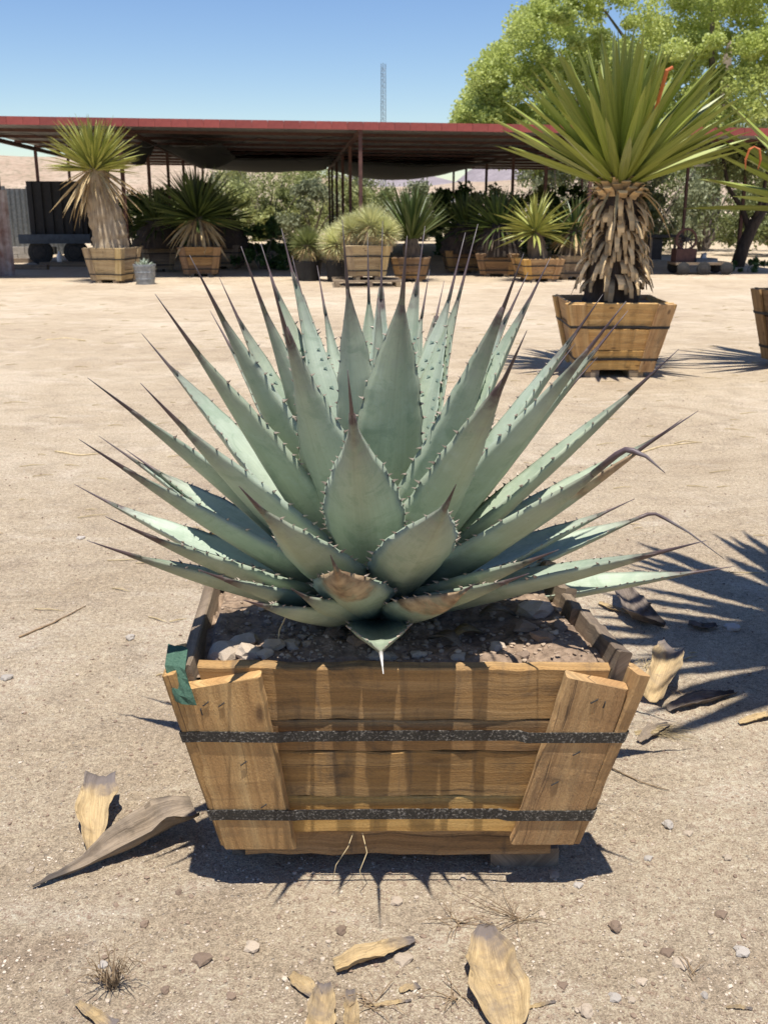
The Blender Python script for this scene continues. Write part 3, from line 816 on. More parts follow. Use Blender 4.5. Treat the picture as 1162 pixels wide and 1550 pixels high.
def crown_mesh(name, n, L, w, lo, hi, mat, seed, center=(0, 0, 0), droop=.06, power=.8, jitL=.18, r0=.05, keel=False, roll=.4):
    """all sword leaves of one far crown in ONE mesh"""
    rr = random.Random(seed); var = [yleaf_geo(1, w / L, droop * k, 5, keel) for k in (.3, .8, 1.3, 1.9)]
    V, Fc, U, nn = [], [], [], 0
    for az, el, t in crown_dirs(n, lo, hi, rr, power):
        g = var[rr.randrange(4)]
        m = np.array(leaf_frame(az, el, rr.uniform(-roll, roll))) * (L * rr.uniform(1 - jitL, 1 + jitL * .4) * (.86 + .14 * math.sin(math.pi * min(1, t * 1.2))))
        c = np.array([center[0] + math.cos(az) * r0 * math.cos(el), center[1] + math.sin(az) * r0 * math.cos(el), center[2] - t * r0 * 1.5])
        V.append(np.array([tuple(p) for p in g.v]) @ m.T + c)
        Fc += [tuple(i + nn for i in q) for q in g.f]; U += g.uv; nn += len(g.v)
    return mk_mesh(name, np.vstack(V), Fc, U, False, mat)
def trunk_mesh(name, mat, prof, k=14, rough=.15, seed=0, top=True):
    """prof: (z, radius, dx) list"""
    mb = MB(); rings = []
    zs = [p[0] for p in prof]
    n = max(8, int((zs[-1] - zs[0]) / .035))
    for i in range(n + 1):
        z = zs[0] + (zs[-1] - zs[0]) * i / n
        r = float(np.interp(z, zs, [p[1] for p in prof])); dx = float(np.interp(z, zs, [p[2] for p in prof]))
        rings.append([Vector((dx + math.cos(a) * r * (1 + rough * mnoise.noise((math.cos(a) * 3, math.sin(a) * 3, z * 5 + seed)) + rough * .7 * mnoise.noise((math.cos(a) * 9, math.sin(a) * 9, z * 12 + seed))),
                              math.sin(a) * r * (1 + rough * mnoise.noise((math.cos(a) * 3, math.sin(a) * 3, z * 5 + seed + 9))), z)) for a in np.linspace(0, 6.2832, k, endpoint=False)])
    return mb.loft(rings).mesh(name, mat, True)

# prototype of the common nursery box, unit top width, copied with its boards
def far_planter(loc, rz, wt, wb, h, label, mat='wood_far', group=None, fill=True):
    root = empty('planter_box', loc, rz, label, 'planter', group)
    a, b = wt / 2, wb / 2; z0 = .06
    ws = quad_walls([(-b, -b, z0), (b, -b, z0), (b, b, z0), (-b, b, z0)], [(-a, -a, h), (a, -a, h), (a, a, h), (-a, a, h)])
    for k, w in enumerate(ws):
        cuts = [0, .3, .62, 1.0]
        for q in range(3):
            w.board('plank', root, .0, 1.0, cuts[q] + .006, cuts[q + 1] - .006, -.002 * q, .022, M[mat], seed=k * 7 + q, seg=5, jit=.003)
        for q, (a0, a1, t0, t1) in enumerate(((-.03, .17, -.025, .15), (.83, 1.03, .85, 1.025))):
            w.upright('batten', root, a0, a1, -.01, .99, .024, .024, M[mat], seed=k * 5 + q + 30, seg=5, a0t=t0, a1t=t1, jit=.003)
    for hh in (.18, .66):
        link('strap', strap_mesh(ws, hh, .012, .026, .02, .2, 'strap', M['steel_dark']), root)
    for q in (-1, 1):
        mb = MB(); mb.box((q * b * .62 - .06, -b * .98, -.012), (q * b * .62 + .06, b * .98, z0 + .002)); mb.build('runner', M['wood_grey'], root)
    mb = MB(); mb.box((-b * .97, -b * .97, z0 + .001), (b * .97, b * .97, z0 + .02)); mb.build('floor_board', M['wood_grey'], root)
    if fill:
        n = 12; s = a * .95 - .01; v = []
        zz = h - .05; s = (b + (a - b) * (zz - z0) / (h - z0)) - .021
        v = [(-s + 2 * s * i / n, -s + 2 * s * j / n, zz + .02 * mnoise.noise((i * .6, j * .6, h * 9))) for j in range(n + 1) for i in range(n + 1)]
        f = [(j * (n + 1) + i, j * (n + 1) + i + 1, (j + 1) * (n + 1) + i + 1, (j + 1) * (n + 1) + i) for j in range(n) for i in range(n)]
        link('soil', mk_mesh('soil', v, f, None, True, M['soil']), root)
    return root

def big_yucca(loc, rz, trunk_h, L, w, n, label, seed, box_h, tr=.26, lo=-.05, hi=1.5, ribbon=None):
    """near yucca: every sword leaf and every cut leaf stub is a part"""
    rr = random.Random(seed)
    root = empty('yucca', loc, rz, label, 'yucca')
    z0 = box_h - .06
    link('trunk', trunk_mesh('trunk', M['trunk_dark'], [(z0 - .02, tr * 1.12, 0), (z0 + trunk_h * .3, tr * 1.0, 0), (z0 + trunk_h * .8, tr * .85, 0), (z0 + trunk_h, tr * .62, 0), (z0 + trunk_h + .1, tr * .3, 0)], 18, .22, seed), root)
    # shaggy hanging stubs of old leaves
    def stub(L_, w_):
        rings, uvs = [], []
        for i in range(4):
            t = i / 3; W = w_ * .5 * (1, .95, .85, .7)[i]; th = .006 * (1 - t) + .002
            z = .05 * math.sin(t * 2.2)
            rings.append([Vector((-W, L_ * t, z)), Vector((W, L_ * t, z)), Vector((W * .8, L_ * t, z + th)), Vector((-W * .8, L_ * t, z + th))]); uvs += [(j / 4, t) for j in range(4)]
        return MB().loft(rings, uvs)
    sm = [stub(.15, .04).mesh('stub', M['stub']), stub(.21, .05).mesh('stub', M['stub']), stub(.11, .07).mesh('stub', M['stub'])]
    for i in range(240):
        t = (i + .5) / 240; z = z0 + trunk_h * (.22 + .70 * t); az = i * 2.39996 + rr.uniform(-.3, .3)
        r = tr * (1.0 - .2 * t) * 1.02
        el = R(-80) + rr.uniform(-.12, .42)
        m = leaf_frame(az, el, rr.uniform(-.3, .3)).to_4x4(); m.translation = (math.cos(az) * r, math.sin(az) * r, z)
        s = rr.uniform(.7, 1.15)
        link('leaf_stub', sm[rr.choice((0, 0, 1, 1, 2))], root, mw=m @ Matrix.Scale(s, 4))
    for i in range(54):                                   # ring of flat pale cut bases below the crown
        t = (i + .5) / 54; z = z0 + trunk_h * (.88 + .16 * t); az = i * 2.39996
        r = tr * (.78 - .16 * t)
        m = leaf_frame(az, R(-5 + 28 * t) + rr.uniform(-.15, .15), 0).to_4x4(); m.translation = (math.cos(az) * r, math.sin(az) * r, z)
        link('leaf_stub', sm[2], root, mw=m @ Matrix.Diagonal((1.3, .9, 1.3, 1)))
    lm = [yleaf_geo(1, w / L, d, 8, True).mesh('sword_leaf', M['yucca']) for d in (.0, .02, .05, .09, -.02)]
    cz = z0 + trunk_h
    for az, el, t in crown_dirs(n, lo, hi, rr, .75):
        m = leaf_frame(az, el, rr.uniform(-.35, .35)).to_4x4()
        rb = tr * .5 * math.cos(el)
        m.translation = (math.cos(az) * rb, math.sin(az) * rb, cz + .1 - .1 * t)
        s = L * rr.uniform(.86, 1.03) * (.93 + .07 * math.sin(t * 3.14))
        link('leaf', lm[rr.randrange(5)], root, mw=m @ Matrix.Scale(s, 4))
    for i in range(14):                                   # a few dry leaves hanging under the crown
        az = i * 2.39996 + .4; m = leaf_frame(az, R(-25) + rr.uniform(-.5, .3), 0).to_4x4(); m.translation = (math.cos(az) * tr * .6, math.sin(az) * tr * .6, cz - .02)
        me = DEADL[i % 3]
        link('dry_leaf', me, root, mw=m @ Matrix.Scale(L * rr.uniform(.3, .5), 4))
    return root
DEADL = [yleaf_geo(1, .05, d, 6, True).mesh('dry_sword_leaf', M['yucca_dead']) for d in (.1, .35, .6)]

# --- the tall yucca in its box, right of the agave
c = Pz(927, 572, 0); c.y += .33; c.x += .02
far_planter(c, R(-1), .85, .6, .63, 'reddish flared wooden planter holding the tall yucca with shaggy trunk', 'wood')
Y1 = big_yucca(c, .4, .98, 1.16, .088, 135, 'tall green yucca with shaggy stub covered trunk and upright sword leaves', 5, .63, tr=.215, lo=R(20), hi=1.52)
mb = MB(); p0 = c + Vector((.10, -.42, 2.62)); 
mb.tube([Vector((.04, -.1, 1.62)), Vector((.12, -.5, 2.05)), Vector((.15, -.68, 2.36)), Vector((.19, -.69, 2.38))], [.012, .014, .016, .012], 6)
o = mb.build('dry_flower_stalk', M['orange'], Y1); o.rotation_euler = (0, 0, -.4)
# --- its neighbour, mostly past the right edge
c2 = Pz(1262, 566, 0); c2.y += .3
far_planter(c2, R(8), .93, .70, .68, 'flared wooden planter cut by the right edge holding the second yucca', 'wood_far')
Y2 = big_yucca(c2, 1.3, .72, 1.25, .10, 80, 'second green yucca with an orange ribbon, next to the tall yucca', 12, .68, lo=R(8))
# orange ribbon knotted on a leaf
rp = Py(1140, 232, c2.y - .5); mb = MB()
for s in (-1, 1):
    a = rp - Vector(c2); a = Vector((a.x, a.y, a.z))
    mb.tube([a + Vector((s * .0, 0, .05)), a + Vector((s * .04, -.01, .03)), a + Vector((s * .06, 0, -.05)), a + Vector((s * .05, .01, -.12))], [.006, .01, .01, .004], 5)
o = mb.build('ribbon', M['orange'], Y2); o.rotation_euler = (0, 0, -1.3); o.location = (0, 0, 0)
# --- a third, taller one standing just outside the frame: its shadow falls across the ground at the right
c3 = Vector((1.75, 2.48, 0))
far_planter(c3, R(5), .8, .62, .6, 'wooden planter holding the tall yucca that shades the sand beside the agave', 'wood_far')
big_yucca(c3, .2, 1.78, 1.15, .095, 105, 'tall trunked yucca whose spiky shadow falls on the sand beside the agave', 21, .6, tr=.2, lo=.02, hi=1.4)

# ------------------------------------------------------------------ shade structure
yaw = R(4.9); DX = Vector((math.cos(yaw), math.sin(yaw), 0)); DY = Vector((-math.sin(yaw), math.cos(yaw), 0))
FO = Vector((0, 20.5, 0))                                 # middle of the front edge
def SP(x, y, z): return FO + DX * x + DY * y + Vector((0, 0, z))
shade = empty('shade_structure', (0, 20.5, 0), yaw, 'long open sided shade shelter with red fascia, steel posts and sheet metal roof', 'shelter')
XL, XR, DEP = -8.5, 9.1, 18.2
def rz_(x, y): return 2.80 - .0085 * x - .006 * y          # underside height
def sbox(name, lo, hi, mat): 
    mb = MB(); mb.box(lo, hi); return mb.build(name, mat, shade)
fp = MB(); fp.box((0, -.02, 0), (.295, .02, .145)); fpm = fp.mesh('fascia_panel', M['red'])
nfp = int((XR - XL) / .3)
for i in range(nfp):
    x = XL + i * .3
    link('fascia_panel', fpm, shade, (x, -.03 + .004 * (i % 2), rz_(x, 0) - .035), (0, R(.49), 0))
for i in range(int((XR - XL) / .88)):                      # corrugated roof sheets, one object each
    x0 = XL + i * .88; n = 10; v, f = [], []
    for j, y in enumerate((0.0, DEP)):
        for q in range(n + 1):
            x = x0 + .9 * q / n; v.append((x, y, rz_(x, y) + .075 + .012 * (q % 2) + .002 * (i % 2)))
    for q in range(n): f.append((q, q + 1, n + 2 + q, n + 1 + q))
    o = link('roof_sheet', mk_mesh('roof_sheet', v, f, None, False, M['roofmetal']), shade)
    md = o.modifiers.new('t', 'SOLIDIFY'); md.thickness = .003
rows = [0.08, 3.8, 7.5, 11.4, 15.2, 18.0]
cols = [-8.3, -4.98, -.45, 4.1, 8.9]
for r_ in rows:
    for cx_ in cols:
        zt = rz_(cx_, r_)
        mb = MB(); mb.box((cx_ - .035, r_ - .035, -.03), (cx_ + .035, r_ + .035, zt - .06)); mb.build('post', M['rust'], shade)
for cx_ in cols:                                          # rafters run back from the fascia
    mb = MB()
    mb.loft([[Vector((cx_ + a, y, rz_(cx_, y) + b)) for a, b in ((-.04, -.1), (.04, -.1), (.04, -.012), (-.04, -.012))] for y in (.0, DEP)])
    mb.build('rafter', M['rust'], shade)
y = .5
while y < DEP:
    mb = MB(); mb.loft([[Vector((x, y + a, rz_(x, y) + b)) for a, b in ((-.03, .012), (.03, .012), (.03, .074), (-.03, .074))] for x in (XL, XR)])
    mb.build('purlin', M['rust'], shade); y += 1.95
def cloth(x0, x1, y0, y1, sag, z_off, nx=16, ny=8, seed=0):
    v, f = [], []
    for j in range(ny + 1):
        for i in range(nx + 1):
            a, b = i / nx, j / ny; x, yy = x0 + (x1 - x0) * a, y0 + (y1 - y0) * b
            v.append((x, yy, rz_(x, yy) + z_off - sag * (math.sin(a * math.pi) ** .8) * (.35 + .65 * b) + .03 * mnoise.noise((a * 6, b * 5, seed))))
    for j in range(ny):
        for i in range(nx): q = j * (nx + 1) + i; f.append((q, q + 1, q + nx + 2, q + nx + 1))
    o = link('shade_cloth', mk_mesh('shade_cloth', v, f, None, True, M['cloth']), shade)
    md = o.modifiers.new('t', 'SOLIDIFY'); md.thickness = .004
cloth(-4.9, -.6, 9.0, 17.0, .12, -.1, seed=1)
cloth(-.4, 4.0, 10.0, 17.5, .32, -.1, seed=4)
cloth(-4.8, -3.3, 3.0, 9.0, .3, -.12, seed=9)
cloth(-5.6, -4.85, 2.2, 4.0, .42, -.15, 10, 6, 13)
for q, (x0, x1, y0, zs) in enumerate(((-8.2, -.5, 1.2, .28), (-.3, 8.6, 2.2, .22), (-4.9, 4.0, 5.5, .35))):
    mb = MB(); mb.tube([Vector((x0 + (x1 - x0) * i / 24, y0 + .3 * i / 24, rz_(x0 + (x1 - x0) * i / 24, y0) - .06 - zs * math.sin(math.pi * i / 24) * (.6 + .4 * math.sin(i * 1.3 + q)))) for i in range(25)], .009, 4)
    mb.build('sagging_wire', M['blackplastic'], shade)
mb = MB(); pts_ = []
for i in range(13):
    q = i / 12; p = Py(1005 + 125 * q, 247 - 8 * q * q + 5 * math.sin(q * 3.14), 25.5); pts_.append(p)
mb.tube(pts_, .025, 6); o = mb.build('hanging_pipe', M['white'], shade)
shade_mw = Matrix.Translation(shade.location) @ Matrix.Rotation(yaw, 4, 'Z'); o.matrix_basis = shade_mw.inverted()

# ------------------------------------------------------------------ plants standing along the shade
def far_yucca(u, v, box, crown, label, blabel, seed, mat='yucca_pale', skirt=None, trunk=None, wood='wood_far', rz=0.0, n=130, lo=-.25, hi=1.5, lw=.045, Yfix=None, droop=.06, tilt=0):
    """u,v: foot of the box in the photo; box=(top width px, height px); crown=(u, v of crown base, leaf length px)"""
    c = Pz(u, v, 0)
    if Yfix: c = Py(u, v, Yfix); c.z = 0
    k = 1 / pxm(c)
    wt, h = box[0] * k, box[1] * k
    c.y += wt * .42; c.x *= c.y / (c.y - wt * .42)
    far_planter((c.x, c.y, 0), rz, wt, wt * .76, h, blabel, wood)
    root = empty('yucca', (c.x, c.y, 0), rz * 0, label, 'yucca')
    kc = 1 / pxm(c)
    hz_ = (v - crown[1]) * kc; dx = (crown[0] - u) * kc; L = crown[2] * kc
    tw = trunk or .16
    tm = 'thatch' if skirt == 'thatch' else 'trunk_dark' if skirt == 'dark' else 'bark'  # 'dark' option: shelter shade put into the trunk and skirt colours
    link('trunk', trunk_mesh('trunk', M[tm], [(h - .08, tw * 1.25, 0), (h + (hz_ - h) * .5, tw * 1.1, dx * .45), (hz_, tw * .6, dx), (hz_ + .06, tw * .3, dx)], 14, .22, seed), root)
    o = link('crown', crown_mesh('crown', n, L, lw, lo, hi, M[mat], seed, (dx, 0, hz_), droop=droop, keel=True), root); o['kind'] = 'stuff'
    if skirt:
        o = link('dead_skirt', crown_mesh('dead_skirt', 90, L * (1.0 if skirt == 'thatch' else .75), lw * 1.1, R(-84), R(-20), M['yucca_dead' if skirt != 'dark' else 'bark'], seed + 1, (dx, 0, hz_ - .03), droop=.12, jitL=.4, r0=.12, keel=True), root); o['kind'] = 'stuff'
    return root
far_yucca(174, 429, (62, 52), (157, 264, 80), 'yellow green yucca with straw coloured skirt and thick pale thatched trunk', 'pale wooden planter at the shelter edge holding the straw skirted yucca', 31, 'yucca_pale', 'thatch', .27, 'wood_pale', R(-14), n=210, lo=R(2), lw=.05)
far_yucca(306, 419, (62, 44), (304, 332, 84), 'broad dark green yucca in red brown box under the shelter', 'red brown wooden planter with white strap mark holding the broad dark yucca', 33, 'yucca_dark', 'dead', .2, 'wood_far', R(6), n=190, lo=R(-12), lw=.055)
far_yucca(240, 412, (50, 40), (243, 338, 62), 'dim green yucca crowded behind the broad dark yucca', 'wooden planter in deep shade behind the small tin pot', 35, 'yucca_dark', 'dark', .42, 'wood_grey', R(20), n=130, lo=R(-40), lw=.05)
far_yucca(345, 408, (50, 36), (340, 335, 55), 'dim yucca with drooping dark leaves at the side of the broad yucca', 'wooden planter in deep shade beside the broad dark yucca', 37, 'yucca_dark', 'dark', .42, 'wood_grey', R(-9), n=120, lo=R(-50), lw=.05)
far_yucca(622, 427, (54, 36), (622, 362, 84), 'upright dark green yucca standing in box next to the pale pompon yuccas', 'small wooden planter beside the slatted pallet', 41, 'yucca_dark', None, .15, 'wood_far', R(-5), n=120, lo=R(28), lw=.055, droop=.03)
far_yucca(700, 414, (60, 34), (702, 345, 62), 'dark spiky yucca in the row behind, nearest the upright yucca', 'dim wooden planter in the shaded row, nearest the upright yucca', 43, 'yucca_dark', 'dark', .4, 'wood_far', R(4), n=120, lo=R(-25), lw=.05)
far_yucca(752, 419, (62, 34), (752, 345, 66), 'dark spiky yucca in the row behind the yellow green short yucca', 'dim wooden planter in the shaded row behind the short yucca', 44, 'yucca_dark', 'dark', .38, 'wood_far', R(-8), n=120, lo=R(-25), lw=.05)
far_yucca(812, 427, (62, 34), (806, 352, 66), 'short yellow green yucca with drooping lower leaves under the shelter edge', 'orange brown wooden planter holding the short yellow green yucca', 45, 'yucca_pale', None, .15, 'wood', R(10), n=80, lo=R(-20), lw=.06, droop=.12)
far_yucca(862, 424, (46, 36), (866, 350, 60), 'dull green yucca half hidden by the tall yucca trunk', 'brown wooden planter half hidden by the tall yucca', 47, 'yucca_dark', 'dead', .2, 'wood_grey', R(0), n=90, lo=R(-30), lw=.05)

def pompon(c, r, name, label, mat, seed, dead=True, group=None):
    """round head of very fine stiff leaves on a shaggy body"""
    root = empty(name, c, 0, label, 'yucca', group)
    hz_ = r * .95
    link('trunk', trunk_mesh('trunk', M['thatch'], [(-.04, r * .42, 0), (hz_ * .6, r * .5, 0), (hz_, r * .25, 0)], 12, .2, seed), root)
    o = link('crown', crown_mesh('crown', 900, r * 1.05, .012, R(-50), R(88), M[mat], seed, (0, 0, hz_), droop=.02, jitL=.12, r0=.03), root); o['kind'] = 'stuff'
    if dead:
        o = link('dead_skirt', crown_mesh('dead_skirt', 420, r * 1.02, .013, R(-85), R(-10), M['yucca_dead'], seed + 3, (0, 0, hz_), droop=.1, jitL=.2, r0=.03), root); o['kind'] = 'stuff'
    return root
def pot(name, c, rt, rb, h, mat, label, cat='pot'):
    root = empty(name, c, 0, label, cat)
    k = 24; prof = [(0, rb), (h * .9, rt), (h * .9, rt * 1.05), (h, rt * 1.05), (h, rt * .95), (h * .85, rt * .9), (h * .84, 0.01)]
    rings = [[Vector((math.cos(6.2832 * j / k) * r, math.sin(6.2832 * j / k) * r, z)) for j in range(k)] for z, r in prof]
    MB().loft(rings).build('wall', M[mat], root)
    mb = MB(); mb.loft([[Vector((math.cos(6.2832 * j / k) * r, math.sin(6.2832 * j / k) * r, h * .86)) for j in range(k)] for r in (rt * .89, .01)], cap=False); mb.build('soil', M['soil'], root)
    return root
# slatted crate of pale pompon yuccas on a pallet
c = Pz(554, 424, .12); k = 1 / pxm(c); c.y += .4; c.z = 0
pal = empty('pallet', (c.x, c.y, 0), R(4), 'low wooden pallet under the pompon yucca planter', 'pallet')
for i in range(5):
    mb = MB(); mb.box((-.62, -.5 + i * .22, .09), (.62, -.38 + i * .22, .115)); mb.build('deck_board', M['wood_grey'], pal)
for x in (-.58, 0, .5):
    mb = MB(); mb.box((x, -.5, -.015), (x + .08, .5, .09)); mb.build('stringer', M['wood_grey'], pal)
fp_ = far_planter((c.x, c.y, .127), R(4), 68 * k, 52 * k, 50 * k, 'tall pale wooden planter of upright staves holding three pompon yuccas', 'wood_pale')
for q, (du, dv, r) in enumerate(((-21, -6, .36), (8, 0, .44), (28, 10, .33))):
    pompon((c.x + du * k, c.y - .02 - .08 * q, .127 + 50 * k - .06 - .02), r, 'pompon_yucca', ('pale pompon yucca leaning at the planter edge beside the tan one', 'largest pale pompon yucca in the middle of the stave planter', 'small silvery pompon yucca in the stave planter beside the upright yucca')[q], 'rostrata', 50 + q)
p = Pz(510, 427, 0); p.y += .2
pot('nursery_pot', p, .22, .19, .40, 'blackplastic', 'black plastic pot holding the tan pompon yucca')
pompon((p.x, p.y, .30), .43, 'pompon_yucca', 'tan and green pompon yucca with dry skirt in black pot', 'rostrata', 60)
p = Pz(466, 426, 0); p.y += .25
pot('nursery_pot', p, .25, .21, .38, 'blackplastic', 'black plastic pot holding the olive grassy yucca')
pompon((p.x, p.y, .29), .41, 'pompon_yucca', 'olive green grassy yucca in black pot behind the agave spines', 'mesquite', 63)
p = Pz(218, 431, 0); p.y += .15
tp = pot('tin_pot', p, .2, .165, .36, 'galv', 'small galvanised tin pot beside the straw skirted yucca', 'pot')
for hz_ in (.1, .22):
    mb = MB(); k = 24; rr_ = .165 + (.2 - .165) * hz_ / .32
    mb.tube([Vector((math.cos(6.2832 * j / k) * rr_, math.sin(6.2832 * j / k) * rr_, hz_)) for j in range(k + 1)], .008, 6); mb.build('rib', M['galv'], tp)
root = empty('small_succulent', (p.x, p.y, .29), 0, 'low silvery rosette plant growing in the small tin pot', 'succulent')
o = link('rosette', crown_mesh('rosette', 60, .2, .03, R(-5), R(85), M['silver'], 71, (0, 0, .02), keel=True, droop=.1), root)
o['kind'] = 'stuff'
# prickly plants in the wire mesh tray, dark green bush under the shelter
def bush(name, c, rx, ry, h, n, leaf, mat, label, seed, stems=5, cat='shrub', group=None, asp=2.2, stem_mat='limb', up=.0, zlo=.12):
    rs = np.random.default_rng(seed); root = empty(name, c, 0, label, cat, group)
    mb = MB(); tips = []
    for i in range(stems):
        a = i * 2.4 + rs.uniform(-.4, .4); e = rs.uniform(.25, .8)
        q = Vector((math.cos(a) * rx * e, math.sin(a) * ry * e, h * rs.uniform(.55, .85)))
        mb.tube([Vector((q.x * .05, q.y * .05, -.05)), Vector((q.x * .35, q.y * .35, q.z * .4)), q], [h * .022, h * .014, h * .005], 5); tips.append(q)
    st = mb.build('stems', M[stem_mat], root)
    st['kind'] = 'stuff'
    nc = max(10, n // 130); V = []
    cl = []
    for i in range(nc):
        a = rs.uniform(0, 6.28); rr_ = rs.uniform(.2, 1) ** .6; z = rs.uniform(zlo, 1)
        sh = math.sin(math.pi * min(1, z * .75 + .22)) ** .7
        cl.append((math.cos(a) * rx * rr_ * sh, math.sin(a) * ry * rr_ * sh, h * z, rs.uniform(.1, .24) * min(rx, h)))
    cl = np.array(cl); idx = rs.integers(0, nc, n)
    d = rs.normal(size=(n, 3)); d /= np.linalg.norm(d, axis=1)[:, None]
    pos = cl[idx, :3] + d * (cl[idx, 3] * rs.uniform(.3, 1.15, n))[:, None]
    pos[:, 2] = np.maximum(pos[:, 2], .02)
    o = leaf_quads('foliage', pos, leaf, rs, M[mat], asp, up); o.parent = root; o['kind'] = 'stuff'
    return root
def leaf_quads(name, pos, leaf, rs, mat, asp=2.0, up=0.0):
    n = len(pos)
    a = rs.normal(size=(n, 3)); a[:, 2] += up; a /= np.linalg.norm(a, axis=1)[:, None]
    b = rs.normal(size=(n, 3)); b -= a * (a * b).sum(1)[:, None]; b /= np.linalg.norm(b, axis=1)[:, None]
    s = leaf * rs.uniform(.6, 1.3, n)[:, None]
    A = a * s; B = b * s / asp; N = np.cross(a, b) * s * .12
    V = np.stack([pos - A, pos + B + N, pos + A, pos - B + N], 1).reshape(-1, 3)
    me = bpy.data.meshes.new(name); me.vertices.add(4 * n); me.vertices.foreach_set('co', V.ravel())
    me.loops.add(4 * n); me.loops.foreach_set('vertex_index', np.arange(4 * n, dtype=np.int32))
    me.polygons.add(n); me.polygons.foreach_set('loop_start', np.arange(0, 4 * n, 4, dtype=np.int32))
    me.polygons.foreach_set('loop_total', np.full(n, 4, dtype=np.int32))
    me.update(calc_edges=True); me.validate(); me.materials.append(mat)
    return link(name, me)
def at_depth(u, Y): p = Py(u, 400, Y); return Vector((p.x, p.y, 0))
bush('shrub', at_depth(398, 23.5), .8, .7, 1.05, 2600, .07, 'weed', 'dark green low shrub behind the agave under the shelter', 81)
for q, (u, Y, rx, h, m_, lb) in enumerate((
        (405, 44, 3.0, 3.4, 'paloverde', 'feathery yellow green desert shrub seen beneath the shelter roof beside the broad yucca'),
        (470, 47, 2.6, 3.2, 'paloverde', 'feathery yellow green desert shrub seen behind the pompon yuccas'),
        (350, 50, 2.6, 2.7, 'mesquite_grey', 'greyish shrub in the distance behind the broad dark yucca'),
        (545, 52, 2.4, 2.6, 'mesquite', 'olive shrub in the distance behind the largest pompon yucca'),
        (655, 48, 2.0, 1.7, 'mesquite', 'low olive shrub in the distance behind the upright yucca'),
        (230, 46, 2.3, 1.7, 'mesquite', 'low olive shrub in the distance behind the tin pot'),
        (840, 43, 2.2, 3.4, 'mesquite_grey', 'silver grey feathery shrub behind the tall yucca'),
        (975, 31, 2.0, 2.9, 'mesquite_grey', 'grey green shrub behind the work cart and wooden stand'),
        (1060, 33, 2.3, 3.1, 'mesquite', 'bright olive shrub behind the work cart and dark mesquite trunk'),
        (1170, 30, 1.7, 2.2, 'mesquite', 'olive shrub behind the dark mesquite trunk'))):
    bush('shrub', at_depth(u, Y), rx, rx * .7, h, 9000, .075, m_, lb, 90 + q, stems=9, asp=3.0, up=.7)
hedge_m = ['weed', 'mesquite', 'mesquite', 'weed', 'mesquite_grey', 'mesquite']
places = ['behind the straw skirted yucca', 'behind the tin pot', 'left of the broad dark yucca', 'right behind the broad dark yucca', 'just left of the olive grassy yucca', 'behind the olive grassy yucca', 'behind the tan pompon yucca', 'behind the stave planter', 'between stave planter and upright yucca', 'behind the upright yucca', 'behind the shaded yucca row', 'behind the short yellow green yucca', 'behind the planter half hidden by the tall yucca', 'behind the tall yucca trunk', 'left of the wooden stand']
sizes = ['dense dark leafy shrub', 'dense olive shrub', 'bushy olive shrub', 'thick dark green shrub', 'thick grey green shrub', 'thick olive shrub']
for q, u in enumerate(np.linspace(205, 960, 15)):
    Y = (27.5 if u < 350 or u > 680 else 41.0) + (q * 1.7) % 4.2
    top = 286 + 6 * math.sin(q * 2.1) if u > 240 else 300
    h = Py(u, top, Y).z
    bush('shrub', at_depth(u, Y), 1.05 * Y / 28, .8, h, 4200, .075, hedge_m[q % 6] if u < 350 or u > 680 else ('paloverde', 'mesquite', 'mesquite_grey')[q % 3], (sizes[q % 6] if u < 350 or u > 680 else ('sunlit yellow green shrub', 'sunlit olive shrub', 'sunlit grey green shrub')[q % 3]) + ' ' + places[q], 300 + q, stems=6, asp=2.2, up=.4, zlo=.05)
bush('weed_patch', at_depth(1130, 22.6), .8, .4, .28, 900, .05, 'weed', 'low green weeds at the foot of the dark mesquite trunk', 120, stems=4, cat='weeds')

# dark mesquite with a forked leaning trunk
def limb_tree(name, c, segs, label, mat, leafmat, fol, seed, cat='tree'):
    root = empty(name, c, 0, label, cat)
    first = None
    for i, (pts, rads) in enumerate(segs):
        mb = MB(); mb.tube(pts, rads, 9)
        o = mb.build('trunk' if i == 0 else 'limb', M[mat], root, True)
    rs = np.random.default_rng(seed)
    P = []
    for (x, y, z, r, n) in fol:
        d = rs.normal(size=(n, 3)); d /= np.linalg.norm(d, axis=1)[:, None]
        P.append(np.array([x, y, z]) + d * (r * rs.uniform(.15, 1, n) ** .6)[:, None] * np.array([1, 1, .75]))
    o = leaf_quads('crown', np.vstack(P), .055, rs, M[leafmat], 3.2, .3); o.parent = root; o['kind'] = 'stuff'
    return root
mc = Pz(1113, 404, 0)
limb_tree('mesquite_tree', mc, [
    ([(0, 0, -.1), (.12, 0, .45), (.3, 0, .95), (.62, .05, 1.5), (1.0, .1, 2.3)], [.17, .15, .14, .1, .05]),
    ([(.25, 0, .8), (.05, .1, 1.3), (-.3, .2, 1.8), (-.5, .2, 2.5), (-.55, .2, 3.0)], [.08, .06, .045, .035, .02]),
    ([(.28, 0, .95), (.4, -.1, 1.5), (.45, -.2, 2.2), (.5, -.2, 2.9)], [.07, .05, .035, .02]),
    ([(.55, .05, 1.4), (1.1, 0, 1.9), (1.7, 0, 2.5)], [.08, .06, .03])],
    'dark forked mesquite with leaning trunk beyond the end of the shelter', 'trunk_dark', 'mesquite',
    [(-.3, .4, 2.7, .75, 1500), (.5, .2, 2.7, .8, 1700), (1.3, .1, 2.7, .9, 1700), (.1, .8, 2.2, .6, 900), (1.0, .8, 2.0, .7, 900)], 130)

